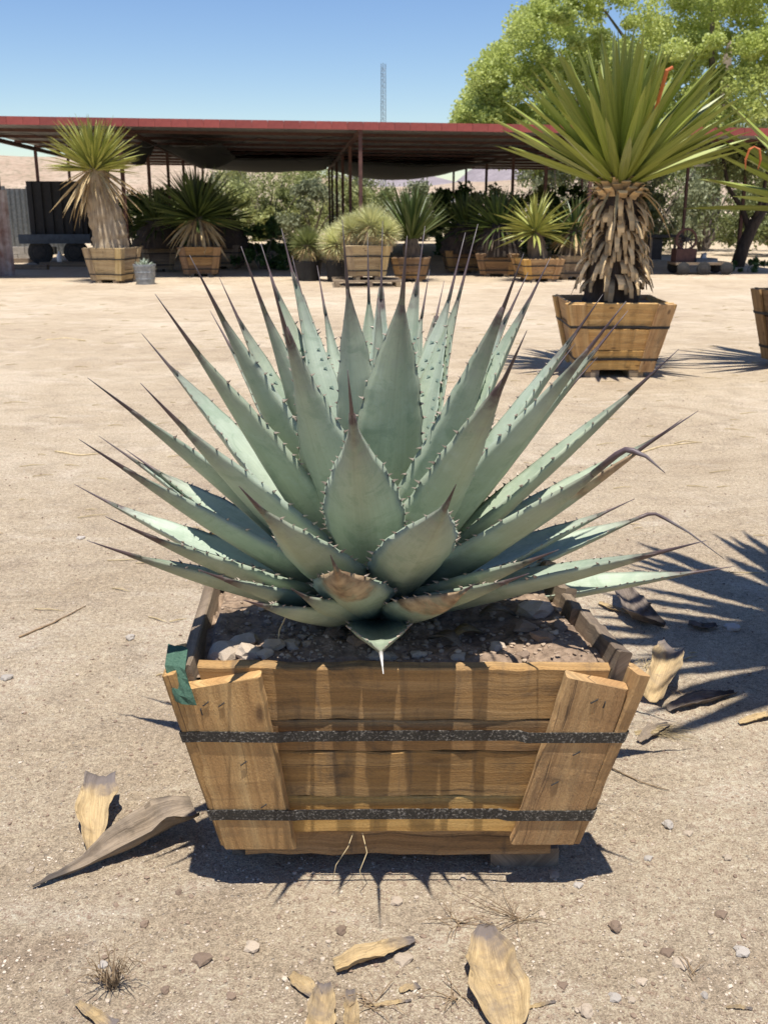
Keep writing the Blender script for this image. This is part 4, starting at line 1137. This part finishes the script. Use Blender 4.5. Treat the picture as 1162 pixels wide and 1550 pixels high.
# cottonwood filling the sky at the right
def cottonwood():
    rs = np.random.default_rng(5)
    base = at_depth(1060, 46); root = empty('cottonwood_tree', base, 0, 'big light green cottonwood tree towering behind the shelter', 'tree')
    out = [(698, 200), (720, 110), (770, 45), (800, 8), (840, -40), (900, -80), (1060, -115), (1200, -110), (1330, -60), (1400, 90), (1410, 200)]
    mb = MB(); mb.tube([(0, 0, -.3), (.1, 0, 1.5), (0, 0, 3), (.2, 0, 5.5), (.4, 0, 8)], [.6, .5, .42, .3, .12], 12); mb.build('trunk', M['limb'], root, True)
    limbs = [((-1.0, 0, 2.8), (-4.5, -.5, 5), (-8.2, -1, 6.3)), ((0, 0, 3.2), (-2.5, .5, 6.5), (-5, 0, 9.2)), ((.2, 0, 4), (2.5, 0, 7), (4.5, .5, 10)), ((0, 0, 3), (4, -.5, 5), (8, 0, 7)), ((.1, 0, 4), (-.8, -1.5, 7.5), (-1.2, -2, 10.5)), ((0, 0, 2.6), (-3, -1, 3.4), (-7.5, -1.5, 4.2))]
    for (a, b, c) in limbs:
        mb = MB(); mb.tube([(0, 0, 2.2), a, b, c], [.26, .2, .12, .04], 8); mb.build('limb', M['limb'], root, True)
    # clumps fill the crown outline
    cl = []
    k = 46 / F / cp
    xs = np.array([p[0] for p in out]); vsn = np.array([p[1] for p in out])
    while len(cl) < 640:
        u = rs.uniform(705, 1400); top = np.interp(u, xs, vsn); v = rs.uniform(top + 12, 268 if u > 800 else 235)
        dy = rs.uniform(-1, 1) * 5.0 * math.sqrt(max(.05, 1 - ((u - 1060) / 380) ** 2))
        p = Py(u, v, 46 + dy) - base
        if p.z < 2.3: continue
        cl.append((p.x, p.y, p.z, rs.uniform(.35, .95)))
    cl = np.array(cl); n = 330000; idx = rs.integers(0, len(cl), n)
    d = rs.normal(size=(n, 3)); d /= np.linalg.norm(d, axis=1)[:, None]
    pos = cl[idx, :3] + d * (cl[idx, 3] * rs.uniform(.25, 1.1, n) ** .7)[:, None] * np.array([1, 1, .72])
    o = leaf_quads('crown', pos, .066, rs, M['cottonwood'], 1.25, 0); o.parent = root; o['kind'] = 'stuff'
cottonwood()

# ------------------------------------------------------------------ far things
# lattice radio mast
mp = at_depth(580, 95); H = Py(580, 96, 95).z
mast = empty('radio_mast', mp, 0, 'thin dark lattice radio mast rising above the shelter roof', 'mast')
ww = .28
legs = [Vector((math.cos(a) * ww, math.sin(a) * ww, 0)) for a in (.5, .5 + 2.094, .5 + 4.189)]
for l in legs:
    mb = MB(); mb.tube([l + Vector((0, 0, -.2)), l * .75 + Vector((0, 0, H))], .032, 5); mb.build('leg', M['mast'], mast)
mb = MB(); z = .3
while z < H - .5:
    s = 1 - .25 * z / H
    for i in range(3): mb.tube([legs[i] * s + Vector((0, 0, z)), legs[(i + 1) % 3] * s + Vector((0, 0, z + .45))], .014, 4)
    z += .45
o = mb.build('bracing', M['mast'], mast); o['kind'] = 'stuff'
# white building beyond
wb = at_depth(690, 75)
hb = empty('white_building', wb, 0, 'low white flat roofed building far behind the shelter', 'building')
mb = MB(); mb.box((-2.2, 0, -.2), (1.6, 3, 2.05)); mb.build('wall', M['white'], hb)
mb = MB(); mb.box((-2.4, -.2, 2.05), (1.8, 3.2, 2.2)); mb.build('roof', M['galv'], hb)
for x in (-1.5, -.2, .8):
    mb = MB(); mb.box((x, -.03, .7), (x + .6, -.002, 1.5)); mb.build('window', M['steel_dark'], hb)

# left: sheet metal wall, block kerb, dark trailer, timber on the ground
def corr_wall(name, p0, p1, z0, z1, mat, label, npan=4):
    root = empty(name, (p0 + p1) / 2, 0, label, 'wall'); d = (p1 - p0); 
    nrm = Vector((d.y, -d.x, 0)).normalized()
    for i in range(npan):
        a, b = p0 + d * (i / npan), p0 + d * ((i + 1) / npan) ; n = 8; v = []
        for z in (z0, z1 - .06 * (i % 2)):
            for q in range(n + 1):
                p = a.lerp(b, q / n) + nrm * (.02 * (q % 2)); v.append((p.x, p.y, z))
        f = [(q, q + 1, n + 2 + q, n + 1 + q) for q in range(n)]
        o = link('panel', mk_mesh('panel', v, f, None, False, M[mat]), root); o.location = -root.location
        md = o.modifiers.new('t', 'SOLIDIFY'); md.thickness = .004
    return root
a = Py(-60, 380, 20.9); b = Py(20, 380, 21.3); a.z = b.z = 0
corr_wall('sheet_metal_wall', a, b, -.05, 1.75, 'corr', 'rust stained sheet metal wall panel beside the dark trailer', 2)
a = Py(-80, 380, 27.5); b = Py(105, 380, 31); a.z = b.z = 0
corr_wall('sheet_metal_fence', a, b, -.05, 1.9, 'galv', 'grey sheet metal fence behind the dark trailer', 6)
tp_ = Pz(88, 402, 0)
tr = empty('flatbed_trailer', (tp_.x, tp_.y + .5, 0), R(6), 'dark flatbed trailer carrying a tall black crate in the shelter shade', 'trailer')
def tbox(name, lo, hi, mat, par=None):
    mb = MB(); mb.box(lo, hi); return mb.build(name, M[mat], par or tr)
tbox('deck', (-1.0, -.1, .5), (.7, 1.6, .58), 'bluepaint'); tbox('side_rail', (-1.0, -.13, .58), (.7, -.1, .72), 'bluepaint')
tbox('crate', (-.75, .1, .581), (.62, 1.4, 1.95), 'steel_dark'); tbox('tailgate', (.701, -.1, .45), (.75, 1.6, .95), 'steel_dark')
for x in np.arange(-.74, .6, .225): tbox('crate_slat', (x, .06, .6), (x + .12, .099, 1.93), 'blackplastic')
for x in (-.55, .3):
    mb = MB(); k = 20
    mb.loft([[Vector((x + math.cos(6.2832 * j / k) * r, y, .29 + math.sin(6.2832 * j / k) * r)) for j in range(k)] for r, y in ((.2, -.02), (.29, 0), (.3, .06), (.29, .16), (.2, .18))]); w_ = mb.build('wheel', M['rubber'], tr)
    mb = MB(); mb.loft([[Vector((x + math.cos(6.2832 * j / k) * r, y, .29 + math.sin(6.2832 * j / k) * r)) for j in range(k)] for r, y in ((.05, -.04), (.15, -.03), (.17, -.015))]); mb.build('rim', M['steel_dark'], w_)
for q, (u, v, dx, ang, lb) in enumerate(((96, 404, 1.1, 4, 'weathered timber beam lying in front of the dark trailer'), (40, 408, 1.0, -9, 'grey timber beam lying by the block kerb'), (30, 398, .9, 14, 'short grey timber beam beside the sheet metal wall'))):
    p = Pz(u, v, 0)
    me = board_mesh((-dx / 2, 0, -.01), (dx / 2, 0, -.01), (dx / 2, 0, .11), (-dx / 2, 0, .11), (0, -1, 0), .14, M['wood_grey'], 'timber_beam', seed=140 + q, jit=.004)
    o = link('timber_beam', me, None, p, (0, 0, R(ang))); tag(o, lb, 'timber')
kb = empty('block_kerb', Pz(24, 396, 0) + Vector((0, .3, 0)), R(3), 'low kerb of grey concrete blocks beside the sheet metal wall', 'kerb')
mb = MB(); mb.box((0, 0, 0), (.38, .19, .185)); bm_ = mb.mesh('block', M['block'])
for r_ in range(2):
    for i in range(5): link('block', bm_, kb, (-1.2 + i * .392 + .19 * (r_ % 2), random.uniform(-.008, .008), -.02 + r_ * .19))
jug = Pz(91, 395, .12)
mb = MB(); k = 14
mb.loft([[Vector((math.cos(6.2832 * j / k) * r, math.sin(6.2832 * j / k) * r, z)) for j in range(k)] for z, r in ((0, .06), (.02, .075), (.15, .075), (.2, .03), (.24, .03))])
o = mb.build('plastic_jug', M['white'], None, True, loc=Pz(91, 404, 0) + Vector((0, .07, .108))); tag(o, 'small white plastic jug standing on the timber beam', 'jug')

# right: wooden stand, work cart with a wire wheel fan
st = Pz(1000, 410, 0)
sd = empty('wooden_stand', (st.x, st.y, 0), R(-6), 'dark open wooden stand beside the work cart', 'stand')
for (x, y) in ((-.3, -.2), (.3, -.2), (-.3, .3), (.3, .3)):
    mb = MB(); mb.box((x - .03, y - .03, -.02), (x + .03, y + .03, .72)); mb.build('leg', M['wood_grey'], sd)
mb = MB(); mb.box((-.4, -.3, .721), (.4, .4, .77)); mb.build('table_top', M['steel_dark'], sd)
mb = MB(); mb.box((-.34, -.22, .25), (-.05, .26, .70)); mb.build('drawer_unit', M['steel_dark'], sd)
ct = Pz(1052, 416, 0); k = 1 / pxm(ct)
cart = empty('work_cart', (ct.x, ct.y + .2, 0), R(3), 'four wheeled flat cart with tool tray in front of the shrubs', 'cart')
mb = MB(); mb.box((-.45, -.22, .2), (.75, .35, .25)); mb.build('deck', M['wood_grey'], cart)
for (x, y) in ((-.3, -.25), (.13, -.25), (.62, -.25), (-.3, .38), (.62, .38)):
    mb = MB(); kk = 18
    r1 = .13 if x != .13 else .14
    mb.loft([[Vector((x + math.cos(6.2832 * j / kk) * r, y + dy, .13 + math.sin(6.2832 * j / kk) * r)) for j in range(kk)] for r, dy in ((r1 * .7, -.045), (r1, -.035), (r1, .035), (r1 * .7, .045))])
    w_ = mb.build('wheel', M['rubber'], cart)
    mb = MB(); mb.loft([[Vector((x + math.cos(6.2832 * j / kk) * r, y + dy, .13 + math.sin(6.2832 * j / kk) * r)) for j in range(kk)] for r, dy in ((.02, -.06), (.08, -.05), (.085, -.04))]); mb.build('rim', M['steel_dark'], w_)
mb = MB(); mb.box((.0, -.15, .251), (.45, .2, .33)); mb.build('tool_tray', M['bluepaint'], cart)
mb = MB(); mb.tube([(.2, 0, .33), (.2, 0, .4), (.25, 0, .42)], [.07, .06, .03], 8); mb.build('tool_bag', M['galv'], cart)
eng = empty('drum_fan', (ct.x - .2, ct.y + .25, .25), R(5), 'round caged drum fan standing on the work cart', 'fan')
mb = MB(); mb.box((-.22, -.12, .0), (.22, .18, .27)); mb.build('base', M['rust'], eng)
mb = MB(); kk = 28
mb.tube([Vector((math.cos(6.2832 * j / kk) * .21, -.05, .46 + math.sin(6.2832 * j / kk) * .21)) for j in range(kk + 1)], .028, 6); mb.build('rim', M['rust'], eng)
mb = MB(); mb.tube([(0, -.12, .46), (0, .1, .46)], .05, 10); mb.build('hub', M['steel_dark'], eng)
for i in range(8):
    a_ = 6.2832 * i / 8; mb = MB(); mb.tube([(math.cos(a_) * .04, -.05, .46 + math.sin(a_) * .04), (math.cos(a_) * .2, -.05, .46 + math.sin(a_) * .2)], .012, 5); mb.build('spoke', M['steel_dark'], eng)
for s in (-1, 1):
    mb = MB(); mb.tube([(s * .16, 0, .26), (s * .1, 0, .46), (0, 0, .46)], .016, 5); mb.build('bracket', M['rust'], eng)

# ------------------------------------------------------------------ litter on the ground
def on_ground(u, v, dz=0.0):
    p = Pz(u, v, 0); p.z = gz(p.x, p.y); p = Pz(u, v, p.z); p.z = gz(p.x, p.y) + dz
    return p
# loose fine gravel: nobody could count it
pts, szs = [], []
while len(pts) < 21000:
    y = 1.2 + 6.5 * rng.uniform() ** 2.2; x = rng.uniform(-1, 1) * (.42 * y + .25)
    if abs(x - .03) < .33 and 1.93 < y < 2.6: continue
    if mnoise.noise((x * 1.7, y * 1.7, 4)) + rng.uniform(-.6, .6) < -.25: continue
    s = float(np.clip(rng.lognormal(-6.5, .5), .0008, .0062)); pts.append((x, y, gz(x, y) + s * .25)); szs.append(s)
o = link('gravel', scatter_stones(pts, szs, M['gravel'], 'gravel', 3, 1)); tag(o, 'fine loose pale gravel strewn over the sandy ground', 'gravel', kind='stuff')
pts, szs = [], []
while len(pts) < 9000:
    y = 1.2 + 6.5 * rng.uniform() ** 2.0; x = rng.uniform(-1, 1) * (.42 * y + .25)
    if abs(x - .03) < .33 and 1.93 < y < 2.6: continue
    s = float(np.clip(rng.lognormal(-6.3, .5), .0008, .006)); pts.append((x, y, gz(x, y) + s * .2)); szs.append(s)
o = link('dark_gravel', scatter_stones(pts, szs, M['rock_brown'], 'dark_gravel', 8, 1)); tag(o, 'fine loose brown gravel strewn over the sandy ground', 'gravel', kind='stuff')
# single stones (photo pixel, half width px)
STN = [(305, 1455, 16, 'rock_brown', 'round brown clod lying by itself in front of the planter'), (382, 1436, 15, 'rock_pale', 'pale flat stone beside the round brown clod'),
       (516, 1410, 11, 'rock_brown', 'small brown clod between planter and folded leaf'), (608, 1455, 16, 'rock_pale', 'pale stone touching the folded tan leaf'), (600, 1366, 12, 'rock_pale', 'whitish stone in front of the planter shadow'),
       (930, 1404, 13, 'rock_brown', 'dark brown clod right of the twigs'), (1030, 1460, 15, 'rock_pale', 'pale angular stone beside the thin wiry twig'), (1122, 1443, 14, 'rock_grey', 'whitish grey stone alone on the sand'), (886, 1532, 15, 'rock_pale', 'pale stone beside the broad tan leaf'),
       (1008, 1443, 11, 'rock_brown', 'small brown clod beside the pale angular stone'), (157, 1462, 10, 'rock_grey', 'bluish grey pebble beside the dry grass tuft'), (218, 1400, 9, 'rock_brown', 'small brown pebble left of the planter shadow'), (874, 1341, 8, 'rock_grey', 'angular grey pebble just outside the planter shadow'),
       (838, 1326, 10, 'rock_pale', 'pale pebble at the end of the runner'), (1010, 1249, 11, 'rock_grey', 'flat grey pebble right of the planter'), (1040, 1262, 8, 'rock_pale', 'pale pebble beside the flat grey pebble'), (930, 1512, 12, 'rock_grey', 'whitish flat chip beside the broad tan leaf'),
       (1065, 1508, 8, 'rock_grey', 'grey pebble under the thin wiry twig'), (970, 1487, 9, 'rock_pale', 'cream pebble right of the broad tan leaf'), (955, 1515, 8, 'rock_pale', 'yellowish pebble beside the whitish flat chip'), (197, 966, 9, 'rock_grey', 'white pebble left of the agave'), (122, 870 - 54, 7, 'rock_grey', 'small pale pebble below the lowest left spine'),
       (1108, 952, 14, 'rock_grey', 'grey stone lying in the yucca shadow'), (46, 1318, 8, 'rock_pale', 'pale pebble at the tip of the big grey leaf'), (1090, 1385, 10, 'rock_brown', 'brown clod alone on the open sand'), (820, 1385, 7, 'rock_pale', 'small pale pebble between planter and twigs'),
       (270, 1352, 7, 'rock_brown', 'reddish pebble at the planter shadow corner'), (850, 1493, 9, 'rock_brown', 'dark chip beside the tip of the broad tan leaf'), (1100, 1300, 8, 'rock_pale', 'pale pebble on the bare sand'), (250, 1500, 9, 'rock_brown', 'brown crumb beside the dry grass tuft'),
       (10, 1028, 10, 'rock_grey', 'pale grey stone far left of the planter'), (350, 1510, 10, 'rock_brown', 'dark brown crumb in front of the flat stone'), (700, 1330, 8, 'rock_pale', 'pale pebble in front of the runner'), (980, 1300, 7, 'rock_grey', 'tiny grey pebble near the planter corner')]
for k, (u, v, r, m, lb) in enumerate(STN):
    p = on_ground(u, v); s = r / pxm(p) * .74
    o = link('stone', smesh[m][k % 3], None, p + Vector((0, 0, s * .2)), (0, 0, k * 2.1), s); tag(o, lb, 'stone', 'single stones on the sand')

def dry_leaf(name, px, wpx, mat, label, curl=.5, lift=.004, rise=None, seed=0, cat='dry leaf', wob=.34, th=.0010):
    """a fallen leaf lying on the ground: midrib pixels, widths in px, edges curling up"""
    rr = random.Random(seed); n = 18
    us = np.interp(np.linspace(0, 1, n + 1), np.linspace(0, 1, len(px)), [p[0] for p in px]); vs_ = np.interp(np.linspace(0, 1, n + 1), np.linspace(0, 1, len(px)), [p[1] for p in px])
    ws = np.interp(np.linspace(0, 1, n + 1), np.linspace(0, 1, len(wpx)), wpx)
    P = [on_ground(u, v, lift) for u, v in zip(us, vs_)]
    if rise is not None:
        rs_ = np.interp(np.linspace(0, 1, n + 1), np.linspace(0, 1, len(rise)), rise)
        for i in range(n + 1):
            g = Pz(us[i], vs_[i], rs_[i] + lift); P[i] = Vector((g.x, g.y, g.z))
    rings, uvs = [], []; K = 14
    fray = [rr.uniform(-.03, .03) for _ in range(n + 1)]
    for i in range(n + 1):
        t = i / n; tg = (P[min(i + 1, n)] - P[max(i - 1, 0)]).normalized()
        sd = Vector((tg.y, -tg.x, 0)).normalized(); up = sd.cross(tg).normalized()
        if up.z < 0: up = -up
        W = max(.0012, ws[i] * .5 / pxm(P[i])); top, bot, ut, ub = [], [], [], []
        for j in range(K + 1):
            s = j / K * 2 - 1
            ww = W * (1 + fray[i]) * (1 + wob * mnoise.noise((t * 5 + seed, s * 1.5, 2)))
            q = P[i] + sd * (s * ww) + up * (curl * W * (s * s) + .05 * W * math.sin(s * 11 + 2 * mnoise.noise((t * 3, seed, 1))) + .1 * W * math.sin(t * 7 + s * 2 + seed) + .35 * wob * W * mnoise.noise((t * 6, s * 2 + seed, 9)) + .012 * wob * mnoise.noise((t * 14, s * 5, seed)))
            q.z = max(q.z, gz(q.x, q.y) + .0015)
            top.append(q + up * th * .5); ut.append((j / K, t)); bot.append(q - up * th * .5); ub.append((j / K, t))
        rings.append(top + bot[::-1]); uvs += ut + ub[::-1]
    o = MB().loft(rings, uvs).build(name, M[mat], None, True)
    return tag(o, label, cat)
dry_leaf('dry_leaf', [(770, 1562), (755, 1500), (742, 1450), (736, 1402)], [60, 92, 88, 62, 18], 'dry_tan', 'broad yellow tan dry leaf with dark tip in front of the planter', .45, .006, seed=1)
dry_leaf('dry_leaf', [(298, 1232), (240, 1255), (170, 1290), (110, 1318), (50, 1342)], [50, 88, 66, 34, 16, 3], 'dry_grey', 'long grey brown dry leaf with thin tail left of the planter', .8, .006, rise=[.03, .018, .008, .003, .002], seed=2)
dry_leaf('dry_leaf', [(142, 1290), (144, 1250), (148, 1210), (154, 1174)], [20, 38, 56, 52, 40], 'dry_tan', 'upright tan and grey leaf base beside the long grey leaf', .5, .006, rise=[.003, .02, .04, .06], seed=3)
dry_leaf('dry_leaf', [(508, 1472), (545, 1458), (590, 1443), (628, 1428)], [22, 34, 26, 10], 'dry_tan', 'folded narrow tan leaf touching the pale stone', .9, .006, seed=4)
dry_leaf('dry_leaf', [(438, 1480), (458, 1494), (482, 1514)], [14, 26, 18], 'dry_tan', 'small tan leaf scrap left of the twin leaf bases', .5, .004, seed=5)
dry_leaf('dry_leaf', [(484, 1570), (487, 1530), (491, 1496)], [44, 38, 20], 'dry_tan', 'larger of twin tan leaf bases pointing at the planter', .7, .01, seed=6)
dry_leaf('dry_leaf', [(532, 1566), (531, 1535), (530, 1504)], [24, 22, 12], 'dry_tan', 'smaller of twin tan leaf bases pointing at the planter', .8, .008, seed=7)
dry_leaf('dry_leaf', [(118, 1522), (140, 1540), (172, 1562)], [8, 20, 24], 'dry_tan', 'tan leaf scrap under the dry grass tuft', .6, .005, seed=8)
dry_leaf('dry_leaf', [(604, 1436 + 66), (618, 1497), (634, 1494)], [8, 14, 10], 'dry_tan', 'tiny cream leaf chip beside the folded leaf', .2, .003, seed=9)
dry_leaf('dry_leaf', [(560, 1524), (592, 1520), (622, 1516)], [3, 8, 4], 'dry_tan', 'thin cream leaf sliver in front of the folded leaf', .2, .003, seed=19)
dry_leaf('dry_leaf', [(985, 1062), (1000, 1030), (1012, 1000), (1022, 984)], [34, 42, 44, 30], 'dry_tan', 'cupped tan leaf base leaning by the planter corner', .9, .01, rise=[.004, .03, .05, .065], seed=10)
dry_leaf('dry_leaf', [(938, 880), (950, 912), (962, 935), (1005, 948)], [18, 34, 42, 10], 'dry_dark', 'crumpled dark grey leaf in the yucca shadow', .9, .008, rise=[.05, .03, .012, .004], seed=11, wob=.4)
dry_leaf('dry_leaf', [(1012, 1078), (1040, 1070), (1075, 1062), (1112, 1052)], [14, 24, 22, 8], 'dry_dark', 'narrow dark grey leaf pointing away from planter in yucca shadow', .9, .006, seed=12)
dry_leaf('dry_leaf', [(968, 1126), (990, 1112), (1012, 1100)], [12, 22, 8], 'dry_grey', 'olive grey curled leaf piece beside the frayed straw fan', .9, .006, seed=13)
dry_leaf('dry_leaf', [(1118, 1098), (1145, 1090), (1180, 1082)], [8, 14, 12], 'dry_tan', 'tan leaf end at the edge of the yucca shadow', .7, .005, seed=14)
dry_leaf('dry_leaf', [(1040, 948), (1062, 954), (1085, 950)], [10, 18, 8], 'dry_dark', 'small dark leaf piece beside the grey stone in shadow', .7, .006, seed=15)
dry_leaf('dry_leaf', [(905, 915), (925, 924), (950, 930), (985, 946)], [6, 12, 12, 8], 'dry_tan', 'tan leaf strip between planter and crumpled dark leaf', .6, .005, seed=16)
dry_leaf('dry_leaf', [(1098, 1527), (1115, 1526), (1138, 1529)], [3, 7, 4], 'dry_tan', 'thin cream splinter on the open sand', .3, .003, seed=17)
dry_leaf('dry_leaf', [(800, 838 + 690), (812, 1524), (840, 1518)], [4, 7, 4], 'dry_tan', 'thin cream splinter beside the broad tan leaf', .3, .003, seed=18)

def fibres(name, cu, cv, n, rpx, label, mat, seed, up=.03, rad=.0011, dirn=None, spread=3.14, cat='dry grass', hgt=.0):
    rr = random.Random(seed); c = on_ground(cu, cv); k = 1 / pxm(c); mb = MB()
    for i in range(n):
        a = rr.uniform(-spread, spread) + (dirn if dirn is not None else 0); L = rpx * k * rr.uniform(.4, 1.1)
        d = Vector((math.cos(a), math.sin(a) * .8, 0)); e = Vector((-d.y, d.x, 0)) * rr.uniform(-.4, .4)
        b = c + Vector((rr.uniform(-.01, .01), rr.uniform(-.01, .01), 0)); pts = []
        for q in range(6):
            t = q / 5; p = b + d * (L * t) + e * (L * t * t); h = up * rr.uniform(.4, 1) * math.sin(t * 2.6) if up else 0
            p.z = gz(p.x, p.y) + .001 + max(0, h) + hgt * t; pts.append(p)
        mb.tube(pts, [rad, rad, rad * .9, rad * .8, rad * .6, rad * .3], 4, cap=False)
    o = mb.build(name, M[mat]); o['kind'] = 'stuff'
    return tag(o, label, cat, kind='stuff')
fibres('dry_grass', 170, 1495, 34, 60, 'wiry dead grass tuft on the sand left of the planter', 'twig', 1, .05, hgt=.03)
fibres('dry_grass', 782, 1394, 16, 95, 'tangle of thin dead grass stems in front of the planter', 'twig', 2, .02, .0009)
fibres('dry_grass', 690, 1400, 12, 70, 'thin dead grass stems beside the broad leaf tip', 'twig', 3, .02, .0009)
fibres('dry_grass', 690, 1510, 10, 60, 'dark fibrous roots left of the broad tan leaf', 'twig', 4, .02, .0012)
fibres('dry_grass', 560, 1520, 9, 55, 'dark fibrous roots around the twin leaf bases', 'twig', 5, .015, .0012)
fibres('dry_grass', 1050, 1480, 4, 60, 'thin wiry twig curling on the sand', 'twig', 6, .02, .001)
fibres('dry_grass', 965, 1110, 50, 85, 'frayed fan of straw coloured fibres by the planter corner', 'straw', 7, .012, .0011, 0.0, .22)
fibres('dry_grass', 975, 1010, 12, 40, 'pale shredded fibres around the cupped leaf base', 'straw', 8, .03, .001)
fibres('dry_grass', 985, 1040, 14, 60, 'dark shredded fibres under the cupped leaf base', 'twig', 9, .02, .0011)
def stick(px, r, label, mat='straw', seed=0, lift=.004):
    P = []
    for (u, v), (u2, v2) in zip(px[:-1], px[1:]):
        for q in range(4): P.append(on_ground(u + (u2 - u) * q / 4, v + (v2 - v) * q / 4, lift))
    P.append(on_ground(*px[-1], lift)); mb = MB(); mb.tube(P, [r * (1 - .6 * i / len(P)) for i in range(len(P))], 6)
    return tag(mb.build('stick', M[mat], None, True), label, 'stick')
stick([(30, 966), (80, 945), (130, 918)], .004, 'straight brown stick on the sand left of the agave', 'twig')
stick([(950, 692), (1000, 676), (1056, 670)], .006, 'pale bent stalk on the sand beyond the agave', 'straw')
stick([(84, 684), (120, 690), (150, 688)], .006, 'pale stalk on the sand beyond the lowest left leaves', 'straw')
stick([(690, 1168), (720, 1180), (760, 1186)], .002, 'twig hidden beneath the planter edge', 'twig') if 0 else None
stick([(925, 1165), (970, 1186), (1012, 1198)], .0022, 'thin twig beside the planter side', 'twig')
stick([(1020, 672), (1035, 668), (1062, 671)], .004, 'short straw stub beside the pale bent stalk', 'straw')
stick([(70, 515), (100, 512), (130, 516)], .008, 'pale straw stalk on the distant sand at left', 'straw')
# strewn straw bits further off
rs = np.random.default_rng(3); mb = MB()
for i in range(260):
    y = rs.uniform(2.8, 15); x = rs.uniform(-1, 1) * (.42 * y + .3)
    if abs(x) < .5 and y < 3: continue
    a = rs.normal(0, .5); L = rs.uniform(.02, .12) * (1 + y * .05); d = Vector((math.cos(a), math.sin(a), 0)) * L
    p0 = Vector((x, y, gz(x, y) + .004)); p1 = p0 + d; p1.z = gz(p1.x, p1.y) + .004
    m_ = (p0 + p1) / 2 + Vector((0, rs.uniform(-.1, .1) * L, .003)); mb.tube([p0, m_, p1], [.0016 + y * .0002, .002 + y * .0002, .001], 4, cap=False)
tag(mb.build('straw', M['straw']), 'scattered bits of straw over the sandy yard', 'straw', kind='stuff')
# roots and stems caught at the planter
def wisp(pts3, r, label, mat='straw'):
    mb = MB(); mb.tube(pts3, [r, r, r * .8, r * .5][:len(pts3)], 5); return tag(mb.build('grass_stem', M[mat], None, True), label, 'grass stem')
a = Wf.p(.36, .0, -.002)
wisp([a, a + Vector((-.01, -.02, -.02)), a + Vector((-.035, -.04, -.05)), a + Vector((-.045, -.045, -.1))], .0009, 'pale root wisp hanging from the planter bottom edge')
wisp([a + Vector((.02, 0, 0)), a + Vector((.03, -.025, -.03)), a + Vector((.015, -.045, -.06)), a + Vector((.022, -.05, -.095))], .0009, 'second pale root wisp curling below the planter edge')
b = Vector((soil_xy(.2, .12).x, soil_xy(.2, .12).y, soil_h(.2, .12)))
wisp([b, b + Vector((.004, 0, .03)), b + Vector((.016, .005, .055)), b + Vector((.022, 0, .06))], .0016, 'dry stem sticking up from the planter soil')
# dead leaf bits tucked under the rosette
for q, (aa, bb, an, m_, lb) in enumerate(((.70, .22, .5, 'dry_tan', 'tan dead leaf bit in the planter soil near its right side'), (.62, .15, 2.4, 'dry_grey', 'brown dead leaf bit in the soil beside the bleached spine'), (.36, .2, 1.2, 'dry_grey', 'brown dead leaf bit under the low left agave leaf'), (.80, .32, .2, 'dry_grey', 'curled dead leaf bit in the soil by the brown rocks'))):
    p = soil_xy(aa, bb); z = soil_h(aa, bb); mb = MB(); rings, uvs = [], []
    for i in range(7):
        t = i / 6; W = .018 * math.sin(.35 + t * 2.6); c_ = Vector((math.cos(an) * (t - .5) * .09, math.sin(an) * (t - .5) * .09, .012 + .012 * math.sin(t * 4))); s_ = Vector((-math.sin(an), math.cos(an), 0))
        rings.append([c_ - s_ * W + Vector((0, 0, W * .5)), c_, c_ + s_ * W + Vector((0, 0, W * .5)), c_ - Vector((0, 0, .003))]); uvs += [(j / 4, t) for j in range(4)]
    o = mb.loft(rings, uvs).build('dry_leaf', M[m_], None, True, loc=(p.x, p.y, z)); tag(o, lb, 'dry leaf')
